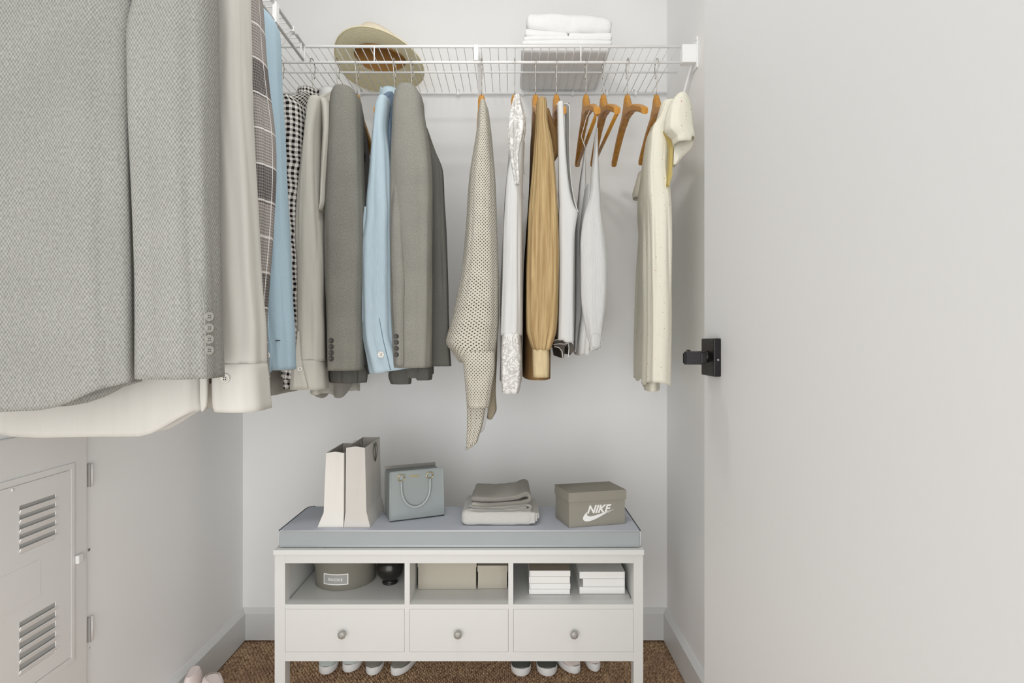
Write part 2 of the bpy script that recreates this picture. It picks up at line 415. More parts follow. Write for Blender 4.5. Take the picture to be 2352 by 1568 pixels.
def loft(name, rows, mat, parent=None, p=2.6, n=64, dz=0.008, amp=0.003, nf=5, seed=0, hem=None,
         thick=0.0016, top=0.012, closed_bottom=False, grow=1.0, vert=0.35, tilt=None, flare=0.0):
    """hanging cloth: rows (z, xnL, xnR, xfL, xfR, Yn, Yf) from the top down; ring sections joined"""
    rr = []
    z0 = rows[0][0]
    for r in rows: rr.append((z0 - r[0], np.array(r, dtype=float)))
    Ltot = rr[-1][0]
    m = max(4, int(Ltot / dz))
    ring = []
    ss = [Ltot * i / m for i in range(m + 1)]
    V, UV, Fc = [], [], []
    mid = catmull(rr, Ltot * 0.5)
    per = 2 * (abs((mid[2] - mid[1] + mid[4] - mid[3]) / 2) + abs(mid[6] - mid[5])) * 0.92
    top = min(top, 0.007)
    levels = [(-top, 0.55), (-top * 0.82, 0.80), (-top * 0.45, 0.94)] if top > 0 else []
    allv = [(s, k) for s, k in levels] + [(s, 1.0) for s in ss]
    for s, k in allv:
        q = catmull(rr, max(0, s))
        z = z0 - s
        if k < 1:
            cx = (q[1] + q[2]) / 2; cf = (q[3] + q[4]) / 2; cy = (q[5] + q[6]) / 2
            kk = k
            q = q.copy(); q[1] = cx + (q[1] - cx) * kk; q[2] = cx + (q[2] - cx) * kk
            q[3] = cf + (q[3] - cf) * kk; q[4] = cf + (q[4] - cf) * kk
            q[5] = cy + (q[5] - cy) * (0.5 + 0.5 * kk); q[6] = cy + (q[6] - cy) * (0.5 + 0.5 * kk)
        fr = max(0, s) / Ltot
        a_ = amp * (0.25 + 0.75 * min(1, fr * 2.2)) * (grow if fr > 0.5 else 1 + (grow - 1) * fr * 2)
        for j in range(n):
            th = 2 * math.pi * j / n + math.pi / 2      # seam at the far side
            cu, sv = math.cos(th), math.sin(th)
            u = math.copysign(abs(cu) ** (2 / p), cu); v = math.copysign(abs(sv) ** (2 / p), sv)
            y = q[5] + (q[6] - q[5]) * (v + 1) / 2
            t = (v + 1) / 2
            xl = q[1] + (q[3] - q[1]) * t; xr = q[2] + (q[4] - q[2]) * t
            x = xl + (xr - xl) * (u + 1) / 2
            ph = noise.noise(Vector((seed * 3.1, 0.5, z * 3))) * 1.6
            w1_ = math.sin(nf * th + seed * 1.7 + ph)
            d = ((abs(w1_) ** 0.7 * 2 - 1) * 0.45 + w1_ * 0.35 + math.sin((nf * 2 + 1) * th + seed * 2.3 - ph * 1.5) * 0.3
                 + noise.noise(Vector((cu * 2.2 + seed * 7, sv * 2.2, z * (1 / vert) * 1.2))) * 0.9
                 + noise.noise(Vector((cu * 6 + seed * 3, sv * 6, z * (1 / vert) * 4 + u * 2))) * 0.3)
            nx, ny = cu, sv
            x += nx * d * a_; y += ny * d * a_
            zz = z
            if hem is not None: zz += hem(th, x, y) * fr ** 3
            if flare: pass
            V.append((x, y, zz)); UV.append((j / n * per, zz))
    nl = len(allv)
    for i in range(nl - 1):
        for j in range(n):
            j2 = (j + 1) % n
            Fc.append((i * n + j, (i + 1) * n + j, (i + 1) * n + j2, i * n + j2))
    k0 = (nl // 2) * n; cum = [0.0]
    for j in range(1, n): cum.append(cum[-1] + math.hypot(V[k0 + j][0] - V[k0 + j - 1][0], V[k0 + j][1] - V[k0 + j - 1][1]))
    UV = [(cum[q_ % n], UV[q_][1]) for q_ in range(len(UV))]
    if top > 0:
        c = np.mean(np.array(V[:n]), axis=0); V.append(tuple(c + np.array((0, 0, 0.0006)))); UV.append((per / 2, c[2]))
        ci = len(V) - 1
        for j in range(n): Fc.append((ci, j, (j + 1) % n))
    if closed_bottom:
        b0 = (nl - 1) * n
        c = np.mean(np.array(V[b0:b0 + n]), axis=0); V.append(tuple(c)); UV.append((per / 2, c[2])); ci = len(V) - 1
        for j in range(n): Fc.append((ci, b0 + (j + 1) % n, b0 + j))
    o = mk(name, V, Fc, mat, parent, smooth=True, uv=UV)
    if not closed_bottom:
        s_ = o.modifiers.new('hem thickness', 'SOLIDIFY'); s_.thickness = thick; s_.offset = -1
    return o
def rowsN(px_rows, Yn, Yf, Ym=None):
    """(py, L, R) read at the middle depth -> metric rows; a constant x from near to far"""
    Ym = Ym if Ym is not None else (Yn + Yf) / 2
    return [(Z(py, Ym), X(l, Ym), X(r, Ym), X(l, Ym), X(r, Ym), Yn, Yf) for py, l, r in px_rows]
def rowsQ(px_rows):
    """(py, nL, nR, fL, fR, Yn, Yf): py, nL, nR read at Yn and fL, fR at Yf"""
    return [(Z(py, yn), X(a, yn), X(b_, yn), X(c, yf), X(d, yf), yn, yf) for py, a, b_, c, d, yn, yf in px_rows]
def button(parent, px, py, Y, r, mat, name='button', hole=True, rot=0):
    c = P(px, py, Y)
    prof = [(r, 0), (r, 0.0016), (r * 0.86, 0.0026), (r * 0.74, 0.0022), (r * 0.62, 0.0014), (0.0001, 0.0013)]
    o = lathe(name, prof, (c.x, c.y, c.z), mat, parent, 20, axis='Y')
    if hole:
        bm = bmesh.new()
        for sx in (-1, 1):
            for sz in (-1, 1):
                box_bm(c.x + sx * r * 0.2 - r * 0.09, c.x + sx * r * 0.2 + r * 0.09, c.y - 0.0022, c.y - 0.001,
                       c.z + sz * r * 0.2 - r * 0.09, c.z + sz * r * 0.2 + r * 0.09, 0, bm=bm)
        from_bm(bm, 'button_hole', thread_shade_m, o)
    return o

# ---------------------------------------------------------------- room
D = 2.006; XL = -0.954; XR = 0.549; ZC = 2.42; YB = -0.3
struct(box('wall_back', XL - 0.1, XR + 0.1, D, D + 0.1, -0.05, ZC, wall_m, bev=0))
struct(box('wall_left', XL - 0.1, XL, YB, D, -0.05, ZC, wall_m, bev=0))
struct(box('wall_right', XR, XR + 0.1, YB, D, -0.05, ZC, wall_m, bev=0))
struct(box('ceiling', XL - 0.1, XR + 0.1, YB, D + 0.1, ZC, ZC + 0.1, ceil_m, bev=0))
floor = struct(box('floor', XL - 0.1, XR + 0.1, YB, D + 0.1, -0.1, -0.006, carpet_m, bev=0))
# carpet pile: looped tufts lying in a slant
def carpet():
    rng = np.random.default_rng(3)
    xs = np.arange(XL + 0.02, XR - 0.02, 0.0118); ys = np.arange(1.15, D - 0.016, 0.0080)
    gx, gy = np.meshgrid(xs, ys); gx = gx + (np.arange(len(ys)) % 2)[:, None] * 0.0059
    gx = gx.ravel() + rng.uniform(-.0014, .0014, gx.size); gy = gy.ravel() + rng.uniform(-.001, .001, gy.size)
    n = gx.size
    a = 0.95 + rng.uniform(-.25, .25, n); L = rng.uniform(.0064, .0090, n); Wd = rng.uniform(.0026, .0035, n); hh = rng.uniform(.004, .0072, n)
    base = np.array([(-1, 0, -.6), (0, -1, -.6), (1, 0, -.6), (0, 1, -.6), (-.55, 0, .6), (0, -.6, .75), (.55, 0, .6), (0, .6, .75), (0, 0, 1)])
    fc = [(0, 1, 5, 4), (1, 2, 6, 5), (2, 3, 7, 6), (3, 0, 4, 7), (4, 5, 8), (5, 6, 8), (6, 7, 8), (7, 4, 8)]
    P_ = base[None] * np.stack([L, Wd, hh], 1)[:, None]
    ca, sa = np.cos(a)[:, None], np.sin(a)[:, None]
    x = P_[..., 0] * ca - P_[..., 1] * sa + gx[:, None]; y = P_[..., 0] * sa + P_[..., 1] * ca + gy[:, None]
    z = P_[..., 2] - 0.006
    co = np.stack([x, y, z], -1).reshape(-1, 3)
    quads = (np.array([f for f in fc if len(f) == 4])[None] + (np.arange(n) * 9)[:, None, None]).reshape(-1, 4)
    tris = (np.array([f for f in fc if len(f) == 3])[None] + (np.arange(n) * 9)[:, None, None]).reshape(-1, 3)
    me = bpy.data.meshes.new('carpet_pile'); me.vertices.add(len(co)); me.vertices.foreach_set('co', co.ravel().astype(np.float32))
    nl = quads.size + tris.size
    me.loops.add(nl); me.loops.foreach_set('vertex_index', np.concatenate([quads.ravel(), tris.ravel()]).astype(np.int32))
    me.polygons.add(len(quads) + len(tris))
    st = np.concatenate([np.arange(len(quads)) * 4, quads.size + np.arange(len(tris)) * 3]).astype(np.int32)
    me.polygons.foreach_set('loop_start', st)
    me.update(calc_edges=True); me.materials.append(carpet_m)
    me.polygons.foreach_set('use_smooth', [True] * len(me.polygons))
    o = bpy.data.objects.new('carpet_pile', me); C.objects.link(o); o.parent = floor; o['kind'] = 'stuff'
carpet()
# baseboards with an eased top
BH = 0.106
def board_profile(t0):  # distance from wall, height
    return [(0, 0), (t0, 0), (t0, BH - 0.013), (t0 * 0.25, BH + 0.001), (0, BH + 0.002)]
struct(prism('baseboard_back', [(D - d, z) for d, z in board_profile(0.016)], 'YZ', XL, XR, trim_m))
struct(prism('baseboard_left', [(XL + d, z) for d, z in board_profile(0.016)], 'XZ', YB, D, trim_m))
struct(prism('baseboard_right', [(XR - d, z) for d, z in board_profile(0.016)], 'XZ', YB, D, trim_m))

# door standing open along the right
DX = 0.364
door = struct(box('door_1', DX, DX + 0.036, 0.26, 1.072, 0.012, 2.05, door_m, bev=0.0012))
hd = mk('handle', [(0, 0, 0)], [], black_metal, door)  # replaced below by the rose as handle mesh
bpy.data.objects.remove(hd)
zh = Z(820.5, 1.0)
rose = box('rose', DX - 0.013, DX, 0.985, 1.05, zh - 0.0335, zh + 0.0335, black_metal, door, bev=0.0022)
lathe('rose_screw', [(0.0022, 0), (0.0022, 0.0006), (0.0001, 0.0006)], (DX - 0.005, 0.985, zh - 0.004), screw_m, rose, 12, axis='Y')
lathe('neck', [(0.0125, 0.0), (0.0125, 0.004), (0.010, 0.006), (0.010, 0.034), (0.0112, 0.036)], (DX - 0.049, 1.018, zh + 0.001), black_metal, rose, 28, axis='X')
lv = prism('lever', [(X(1570, 0.948), 0.952), (X(1572, 0.948) + .0005, 0.946), (X(1612, .944), 0.944), (X(1630, 0.955), 0.968), (DX - 0.030, 1.012), (DX - 0.034, 1.034), (DX - 0.050, 1.034), (DX - 0.056, 1.010)],
           'XY', zh - 0.0105, zh + 0.0105, black_metal, rose, bev=0.0022)

# access panel on the left wall
ap = thing('access_panel', 'white painted metal access panel with two louvred vents set in left wall', 'wall panel', (XL, 1.0, 0.60))
def wy(px): return -XL * F / (CX - px)     # depth on the left wall seen at a pixel column
yo1, yo0 = wy(192), 0.20
zt, zb = 0.867, 0.28
box('cover', XL, XL + 0.008, yo0, yo1, zb, zt, panel_m, ap, bev=0.002)
y1 = wy(160); y0 = 0.62; zt1 = 0.789; zb1 = 0.362
for nm, a in (('frame_top', (y0, y1, zt1 - 0.012, zt1)), ('frame_bottom', (y0, y1, zb1, zb1 + 0.012)), ('frame_side', (y1 - 0.010, y1, zb1 + 0.0118, zt1 - 0.0118)), ('frame_side', (y0, y0 + 0.010, zb1 + 0.0118, zt1 - 0.0118))):
    box(nm, XL + 0.008, XL + 0.0112, a[0], a[1], a[2], a[3], panel_m, ap, bev=0.0008)
# hatch leaf with two louvre openings
hy1, hy0 = wy(150), 0.64
vents = [(wy(32), wy(117), 0.735, 0.642), (wy(30), wy(111), 0.512, 0.408)]
bm = bmesh.new()
va0, va1 = vents[0][0], vents[0][1]
xh0, xh1 = XL + 0.008, XL + 0.0105
for (a, b_, c, d) in ((hy0, va0, zb1 + .014, zt1 - .014), (va1, hy1, zb1 + .014, zt1 - .014), (va0, va1, vents[0][2], zt1 - .014), (va0, va1, vents[1][2], vents[0][3]), (va0, va1, zb1 + .014, vents[1][3])):
    box_bm(xh0, xh1, a, b_, c, d, 0.0, bm=bm)
hatch = from_bm(bm, 'hatch', panel_m, ap)
for (a, b_, ztv, zbv) in vents:
    box('vent_back', XL + 0.0080, XL + 0.0083, va0, va1, zbv, ztv, louver_dark, hatch, bev=0)
    ns = 5
    for i in range(ns):
        zc = zbv + (ztv - zbv) * (i + 0.28) / ns
        M = Matrix.Translation((XL + 0.0104, (va0 + va1) / 2, zc)) @ Matrix.Rotation(R(28), 4, 'Y')
        box('louvre_slat', -0.0012, 0.0012, -(va1 - va0) / 2, (va1 - va0) / 2, -0.0062, 0.0062, panel_m, hatch, bev=0.0004, M=M)
# embossed plate on the hatch
bm = box_bm(XL + 0.0105, XL + 0.0112, 0.70, wy(80), Z(1368, wy(80)), Z(1284, wy(80)), 0.0006)
from_bm(bm, 'embossed_plate', panel_m, hatch)
for pp in ((16, 1125), ):
    c = P(pp[0], pp[1], wy(pp[0])); lathe('rivet', [(0.003, 0), (0.003, 0.001), (0.0001, 0.0018)], (XL + 0.0105, c.y, c.z), panel_m, hatch, 14, axis='X')
c = P(168, 1283, wy(168))
box('latch', XL + 0.008, XL + 0.018, c.y - 0.008, c.y + 0.008, c.z - 0.0095, c.z + 0.0095, panel_m, ap, bev=0.0035, seg=3)
for (a, b_) in ((1064, 1116), (1415, 1471)):
    yh = wy(203); za, zb_ = Z(a, yh), Z(b_, yh)
    hg = tube('hinge', [(XL + 0.006, yh, za), (XL + 0.006, yh, zb_)], 0.0042, screw_m if False else panel_m, ap, 12)
    box('hinge_leaf', XL, XL + 0.002, yh, yh + 0.013, zb_ + 0.008, za - 0.012, panel_m, hg, bev=0.0005)
    box('hinge_gap', XL + 0.0001, XL + 0.009, yh - 0.0075, yh - 0.0035, zb_, za, louver_dark, hg, bev=0)
for py in (1262, 1488):
    yh = wy(204); lathe('screw', [(0.0032, 0), (0.0032, 0.0012), (0.0001, 0.0016)], (XL, yh, Z(py, yh)), screw_m if py < 1300 else panel_m, ap, 12, axis='X')

# ---------------------------------------------------------------- wire shelves
YF, ZD, ZLIP = 1.686, 1.928, 1.881
rk = thing('wire_shelf', 'white wire shelf with hanging rail running along the back wall', 'shelf', (0, D, ZD))
xe = X(1565, YF)
tube('front_rail', [(XL + 0.004, YF, ZD), (xe + 0.01, YF, ZD)], 0.0044, white_coat, rk)
tube('hanging_rail', [(XL + 0.004, YF, ZLIP), (xe + 0.01, YF, ZLIP)], 0.0042, white_coat, rk)
tube('middle_rod', [(XL + 0.004, 1.838, ZD - .0045), (X(1556, 1.838), 1.838, ZD - .0045)], 0.0032, white_coat, rk)
tube('back_rail', [(XL + 0.004, D - 0.012, ZD - .004), (X(1528, D) , D - 0.012, ZD - .004)], 0.0048, white_coat, rk)
def wire_pts(yoff=0): return [(0, D - 0.010, ZD), (0, YF - 0.002, ZD)]
V, Fc = tube_geo(wire_pts(), 0.0014, 5)
w0 = mk('wire', V, Fc, white_coat, rk, smooth=True)
xs = np.arange(XL + 0.02, xe, 0.0255)
w0.location.x = xs[0]
for x in xs[1:]:
    w = w0.copy(); w.location.x = x; C.objects.link(w)
V, Fc = tube_geo([(0, YF - 0.002, ZD), (0, YF - 0.002, ZLIP)], 0.0020, 6)
w0 = mk('drop_wire', V, Fc, white_coat, rk, smooth=True)
dxs = [X(p_, YF) for p_ in (1334, 1098, 860, 700)]
w0.location.x = dxs[0]
for x in dxs[1:]:
    w = w0.copy(); w.location.x = x; C.objects.link(w)
# support brace, clip, end bracket
bx = X(1100, YF)
bm = bmesh.new()
d = Vector((0, D - YF - 0.004, -0.33)); L_ = d.length; ang = math.atan2(0.33, D - YF - .004)
M = Matrix.Translation((bx, (YF + D - 0.002) / 2, ZD - 0.010 - 0.165)) @ Matrix.Rotation(-ang, 4, 'X')
box_bm(-0.007, 0.007, -L_ / 2, L_ / 2, -0.0015, 0.0015, 0.0004, bm=bm, M=M)
br = from_bm(bm, 'support_brace', white_coat, rk)
box('brace_clip', bx - 0.014, bx - 0.003, YF - 0.006, YF + 0.004, ZLIP + 0.004, ZD + 0.004, white_coat, br, bev=0.0015)
box('brace_foot', bx - 0.009, bx + 0.009, D - 0.006, D, ZD - 0.365, ZD - 0.325, white_coat, br, bev=0.001)
d2x = X(1597, YF)
V, Fc = tube_geo([(XR - 0.012, YF + 0.01, ZLIP - 0.004), (XR - 0.03, D - 0.004, ZD - 0.33)], 0.0035, 8)
mk('side_brace', V, Fc, white_coat, rk, smooth=True)
eb = box('end_bracket', xe - 0.001, XR - 0.004, YF - 0.014, YF + 0.012, ZLIP - 0.006, ZD + 0.001, white_coat, rk, bev=0.002)
box('bracket_plate', XR - 0.005, XR, YF - 0.018, YF + 0.03, Z(160, YF), Z(90, YF), white_coat, eb, bev=0.0015)
lathe('screw', [(0.002, 0), (0.002, 0.001), (0.0001, 0.0014)], (X(1596, YF), YF - 0.0145, Z(98, YF) - 0.001), black_metal, eb, 10, axis='Y')
for px in (748, 1053, 1201, 1315, 1393, 1458, 828, 914):
    y = D
    c = P(px, 212, D - 0.006)
    cl = from_bm(box_bm(c.x - 0.004, c.x + 0.004, D - 0.020, D, ZD - 0.012, ZD + 0.004, 0.0015), 'wall_clip', white_coat, rk)
    lathe('screw', [(0.0034, 0), (0.0034, 0.0012), (0.0001, 0.002)], (c.x, D, ZD + 0.010), screw_m, cl, 10, axis='Y')
# shelf along the left wall
XF = -0.619
lk = thing('wire_shelf', 'white wire shelf on the left wall, coming towards the viewer at upper left', 'shelf', (XL, 1.0, ZD + 0.004))
z_ = ZD + 0.002
Y0L = YB + 0.02
tube('front_rail', [(XF, Y0L, z_), (XF, YF - 0.004, z_)], 0.0044, white_coat, lk)
tube('hanging_rail', [(XF, Y0L, ZLIP + .003), (XF, YF - 0.010, ZLIP + .003)], 0.0042, white_coat, lk)
tube('middle_rod', [((XF + XL) / 2, Y0L, z_ - 0.0045), ((XF + XL) / 2, YF - 0.01, z_ - 0.0045)], 0.0032, white_coat, lk)
tube('back_rail', [(XL + 0.012, Y0L, z_ - 0.004), (XL + 0.012, YF - 0.01, z_ - 0.004)], 0.0048, white_coat, lk)
V, Fc = tube_geo([(XL + 0.006, 0, z_), (XF + 0.002, 0, z_)], 0.0014, 5)
w0 = mk('wire', V, Fc, white_coat, lk, smooth=True)
ys = np.arange(Y0L + 0.01, YF - 0.012, 0.0255)
w0.location.y = ys[0]
for y in ys[1:]:
    w = w0.copy(); w.location.y = y; C.objects.link(w)
V, Fc = tube_geo([(XF, 0, z_), (XF, 0, ZLIP + .003)], 0.0020, 6)
w0 = mk('drop_wire', V, Fc, white_coat, lk, smooth=True); w0.location.y = 1.66
for y in (1.35, 1.04, 0.73, 0.42, 0.11):
    w = w0.copy(); w.location.y = y; C.objects.link(w)
box('joiner_clip', XF - 0.003, XF + 0.008, 1.468, 1.486, ZLIP - 0.002, z_ + 0.002, white_coat, lk, bev=0.001)
V, Fc = tube_geo([(XF - 0.002, 1.60, z_ - 0.004), (XF - 0.16, 1.62, z_ - 0.165), (XL + 0.004, 1.64, z_ - 0.33)], 0.0045, 8)
mk('support_brace', V, Fc, white_coat, lk, smooth=True)
box('brace_clip', XF - 0.006, XF + 0.006, 1.590, 1.612, z_ - 0.008, z_ + 0.006, white_coat, lk, bev=0.001)

# ---------------------------------------------------------------- hangers
def hanger_parts(root, bar, wide=0.222, axis='Y'):
    """a hanger in the Y-Z plane around its own origin (the hook's bend centre); arms fall to each end"""
    bm = bmesh.new()
    zt_, ze = -0.100, -0.232          # neck top, arm end below the rail
    n = 14
    for s in (-1, 1):
        prev = None
        for i in range(n + 1):
            t = i / n
            y = s * wide * t
            top_ = zt_ - 0.004 - 0.088 * t * (0.55 + 0.45 * t) - 0.040 * min(1, t * 5) ** 0.7 + 0.004
            th_ = 0.050 * (1 - min(1, t * 3.2)) ** 2 + 0.023 - 0.004 * t
            hw = 0.0105 - 0.0022 * t
            if t == 0: hw = 0.0105
            ring = [bm.verts.new((sx * hw * kx, y, top_ - th_ / 2 + sz * th_ / 2 * kz)) for sx, sz, kx, kz in
                    ((-1, 1, .55, 1), (1, 1, .55, 1), (1, 1, 1, .6), (1, -1, 1, .6), (1, -1, .55, 1), (-1, -1, .55, 1), (-1, -1, 1, .6), (-1, 1, 1, .6))]
            if prev:
                for k in range(8):
                    bm.faces.new((prev[k], prev[(k + 1) % 8], ring[(k + 1) % 8], ring[k]))
            prev = ring
            last = ring
        bm.faces.new(last)
    bmesh.ops.recalc_face_normals(bm, faces=bm.faces)
    V = [v.co.copy() for v in bm.verts]; bm.verts.index_update(); Fc = [[v.index for v in f.verts] for f in bm.faces]; bm.free()
    if axis == 'X': V = [Vector((v.y, v.x, v.z)) for v in V]
    arm = mk('body', [v + root.location for v in V], Fc, wood_m, root, smooth=False)
    pts = []
    r = 0.021
    for i in range(15):
        a = R(-40 + 230 * i / 14)
        pts.append((0, math.cos(a) * r, math.sin(a) * r - r + 0.0058))
    tip = pts[0]
    pts = [(0, tip[1] - 0.001, tip[2] - 0.018)] + pts
    pts += [(0, -0.006, -0.050), (0, 0, -0.070), (0, 0, -0.112)]
    if axis == 'X': pts = [(p[1], p[0], p[2]) for p in pts]
    tube('hook', [Vector(p) + root.location for p in pts], 0.0014, chrome, root, 8)
    if bar:
        pb = [(0, -wide * 0.97, -0.243), (0, wide * 0.97, -0.243)]
        if axis == 'X': pb = [(p[1], p[0], p[2]) for p in pb]
        tube('trouser_bar', [Vector(p) + root.location for p in pb], 0.0052, wood_m, root, 10)
hk = [(646, 'wooden hanger behind the blue shirt sleeve, only its tip and hook showing', 0, 'top'),
      (718, 'wooden hanger inside the gingham shirt', 0, 'g'),
      (775, 'wooden hanger inside the pale stone shirt', 0, 's'),
      (820, 'wooden hanger with long arm showing behind the herringbone grey jacket', 0, 'j'),
      (906, 'hanger inside the light blue shirt', 0, 'b'),
      (946, 'hanger inside the mid grey jacket at the end of the menswear', 0, 'j2'),
      (1106, 'wooden hanger inside the cream net sweater', 0, 'n'),
      (1182, 'wooden hanger inside the white lace blouse', 0, 'l'),
      (1230, 'wooden hanger holding the tan linen shirt', 0, 't'),
      (1278, 'wooden hanger holding the white sleeveless top', 0, 'w'),
      (1346, 'wooden hanger with slanting bar holding the strappy white camisole', 1, 'c'),
      (1386, 'empty wooden hanger with slanting bar, left of the two empty ones', 1, 'e'),
      (1441, 'empty wooden hanger without a bar, right of the two empty ones', 0, 'e2'),
      (1508, 'wooden hanger holding the cream speckled dress', 0, 'd')]
proto = {}
for px, lab, bar, code in hk:
    loc = Vector((X(px, YF), YF, ZLIP + 0.0035 + 0.0006))
    wd = 0.10 if code in ('n', 'l') else (0.205 if code in ('d', 't') else 0.222)
    kk = (bar, wd)
    if kk not in proto:
        h = thing('clothes_hanger', lab, 'hanger', loc, 'hangers on the back rail')
        hanger_parts(h, bar, wd); proto[kk] = h
    else:
        s = proto[kk]; h = s.copy(); C.objects.link(h); h.location = loc; h['label'] = lab
        for ch in s.children:
            c2 = ch.copy(); c2.parent = h; C.objects.link(c2)
pl = None
for yy, lab in ((0.80, 'hanger inside the large pale grey jacket nearest the viewer'), (0.925, 'hanger inside the ivory shirt on the left rail'),
                (1.01, 'hanger inside the grey plaid shirt'), (1.095, 'hanger inside the blue twill shirt on the left rail')):
    loc = Vector((XF, yy, ZLIP + 0.0071))
    if pl is None:
        h = thing('clothes_hanger', lab, 'hanger', loc, 'hangers on the left rail'); hanger_parts(h, 0, 0.135, 'X'); pl = h
    else:
        h = pl.copy(); C.objects.link(h); h.location = loc; h['label'] = lab
        for ch in pl.children:
            c2 = ch.copy(); c2.parent = h; C.objects.link(c2)

# ---------------------------------------------------------------- clothes on the left rail
def hemcurve(pts, Y):
    """pts: (px, dy px); returns a hem offset in metres as a function of x"""
    xs_ = [X(a, Y) for a, _ in pts]; zs = [-b_ * Y / F for _, b_ in pts]
    return lambda th, x, y: float(np.interp(x, xs_, zs))
g = thing('blazer', 'large pale grey basket-weave blazer nearest the viewer at far left', 'jacket', (XF, 0.80, Z(940, .8)), 'clothes on the left rail')
Yb = 0.80
loft('body', rowsN([(-425, 90, 180), (-400, 10, 230), (-330, -90, 285), (-250, -150, 303), (-100, -150, 306), (0, -150, 308), (100, -150, 298), (300, -150, 299), (600, -150, 306), (870, -152, 311)], 0.775, 0.835, Yb),
     jk_light, g, p=2.9, n=120, amp=0.0042, nf=4, seed=2, hem=hemcurve([(-160, 78), (0, 72), (120, 68), (160, 60), (200, 45), (250, 22), (311, 6)], Yb), vert=0.6, thick=0.003)
sl = loft('sleeve', rowsN([(-250, 292, 440), (-225, 296, 458), (-100, 312, 474), (0, 317, 480), (60, 303, 481), (100, 299, 481), (250, 303, 481), (400, 309, 483), (640, 320, 488), (868, 322, 494)], 0.745, 0.825, 0.775),
     jk_light, g, p=2.8, n=80, amp=0.0028, nf=3, seed=5, vert=0.5, thick=0.003)
for py in (727, 753, 779, 804): button(sl, 482, py, 0.7475, 0.0062, btn_grey)
loft('sleeve', rowsN([(-250, -170, -60), (-220, -205, -60), (-100, -235, -80), (400, -250, -95), (868, -262, -100)], 0.745, 0.825, 0.775),
     jk_light, g, p=2.8, n=60, amp=0.003, nf=3, seed=7, vert=0.5, thick=0.003)
tube('cuff_edge', [P(460, 640, 0.748), P(470, 720, 0.747), P(475, 866, 0.7465)], 0.0011, jk_light, sl, 6)

g = thing('shirt', 'ivory shirt with rounded tail behind the pale grey blazer', 'shirt', (XF, 0.93, Z(995, .93)), 'clothes on the left rail')
Yb = 0.93
loft('body', rowsN([(-250, 160, 250), (-215, 30, 345), (-165, -30, 410), (-100, -40, 446), (0, -40, 470), (400, -40, 468), (800, -40, 470), (900, -42, 474)], 0.90, 0.955, Yb), ivory, g,
     p=2.8, n=110, amp=0.004, nf=4, seed=11, vert=0.7,
     hem=hemcurve([(-40, 70), (0, 88), (60, 96), (130, 98), (350, 95), (375, 88), (400, 74), (430, 55), (455, 42), (480, 38)], Yb))
loft('placket', rowsN([(700, 459, 471), (900, 460, 477), (936, 462, 475), (944, 464, 470)], 0.885, 0.893, 0.889), ivory, g, n=20, amp=0.0003, top=0.002)
sl = loft('sleeve', rowsN([(-118, 490, 535), (-98, 490, 552), (-60, 497, 562), (0, 503, 564), (60, 504, 566), (110, 499, 568), (160, 491, 569), (210, 484, 571), (260, 482, 572), (400, 484, 579), (530, 487, 586), (640, 492, 592), (760, 497, 601), (836, 500, 601)], 0.875, 0.955, 0.915),
     ivory, g, p=2.5, n=64, amp=0.003, nf=3, seed=13, vert=0.5)
loft('sleeve_fold', rowsN([(-100, 468, 520), (0, 478, 520), (100, 478, 515), (200, 478, 505), (280, 480, 498)], 0.925, 0.96, 0.94), ivory, sl, p=2.5, n=40, amp=0.002, nf=2, seed=15)
cf = loft('cuff', rowsN([(835, 499, 602), (860, 502, 605), (900, 503, 608), (930, 504, 611), (940, 508, 611)], 0.871, 0.955, 0.913), ivory, sl, p=3, n=60, amp=0.0012, nf=3, seed=14, top=0.001)
button(cf, 517, 869, 0.8685, 0.0074, plain('ivory_button', (206, 202, 194), 0.4))
tube('collar', [P(480, 20, 0.90), P(487, 5, 0.895), P(500, -12, 0.893)], 0.0009, ivory, sl, 6)

g = thing('shirt', 'grey checked plaid shirt with dark bands between ivory sleeve and blue sleeve', 'shirt', (XF, 1.01, Z(910, 1.01)), 'clothes on the left rail')
sl = loft('sleeve', rowsN([(-44, 508, 580), (-25, 504, 592), (0, 505, 597), (110, 510, 604), (200, 510, 613), (300, 512, 625), (400, 515, 628), (500, 518, 624), (560, 520, 620), (650, 525, 613), (750, 530, 607), (815, 535, 609), (911, 540, 617)], 0.965, 1.045, 1.005),
     plaid, g, p=2.5, n=72, amp=0.003, nf=3, seed=17, vert=0.5)
loft('body', rowsN([(-170, 260, 330), (-135, 140, 420), (-60, 80, 480), (400, 70, 480), (880, 80, 490)], 0.98, 1.04, 1.01), plaid, g, p=2.8, n=72, amp=0.004, nf=4, seed=18, dz=0.02)

g = thing('shirt', 'stone coloured shirt tail showing just behind the ivory cuff', 'shirt', (XF, 1.05, Z(930, 1.05)), 'clothes on the left rail')
loft('body', rowsN([(-120, 300, 390), (-85, 230, 440), (0, 200, 505), (500, 200, 510), (900, 200, 512), (936, 205, 510)], 1.048, 1.075, 1.06), stone_d, g, p=2.8, n=60, amp=0.003, nf=4, seed=19, dz=0.02)

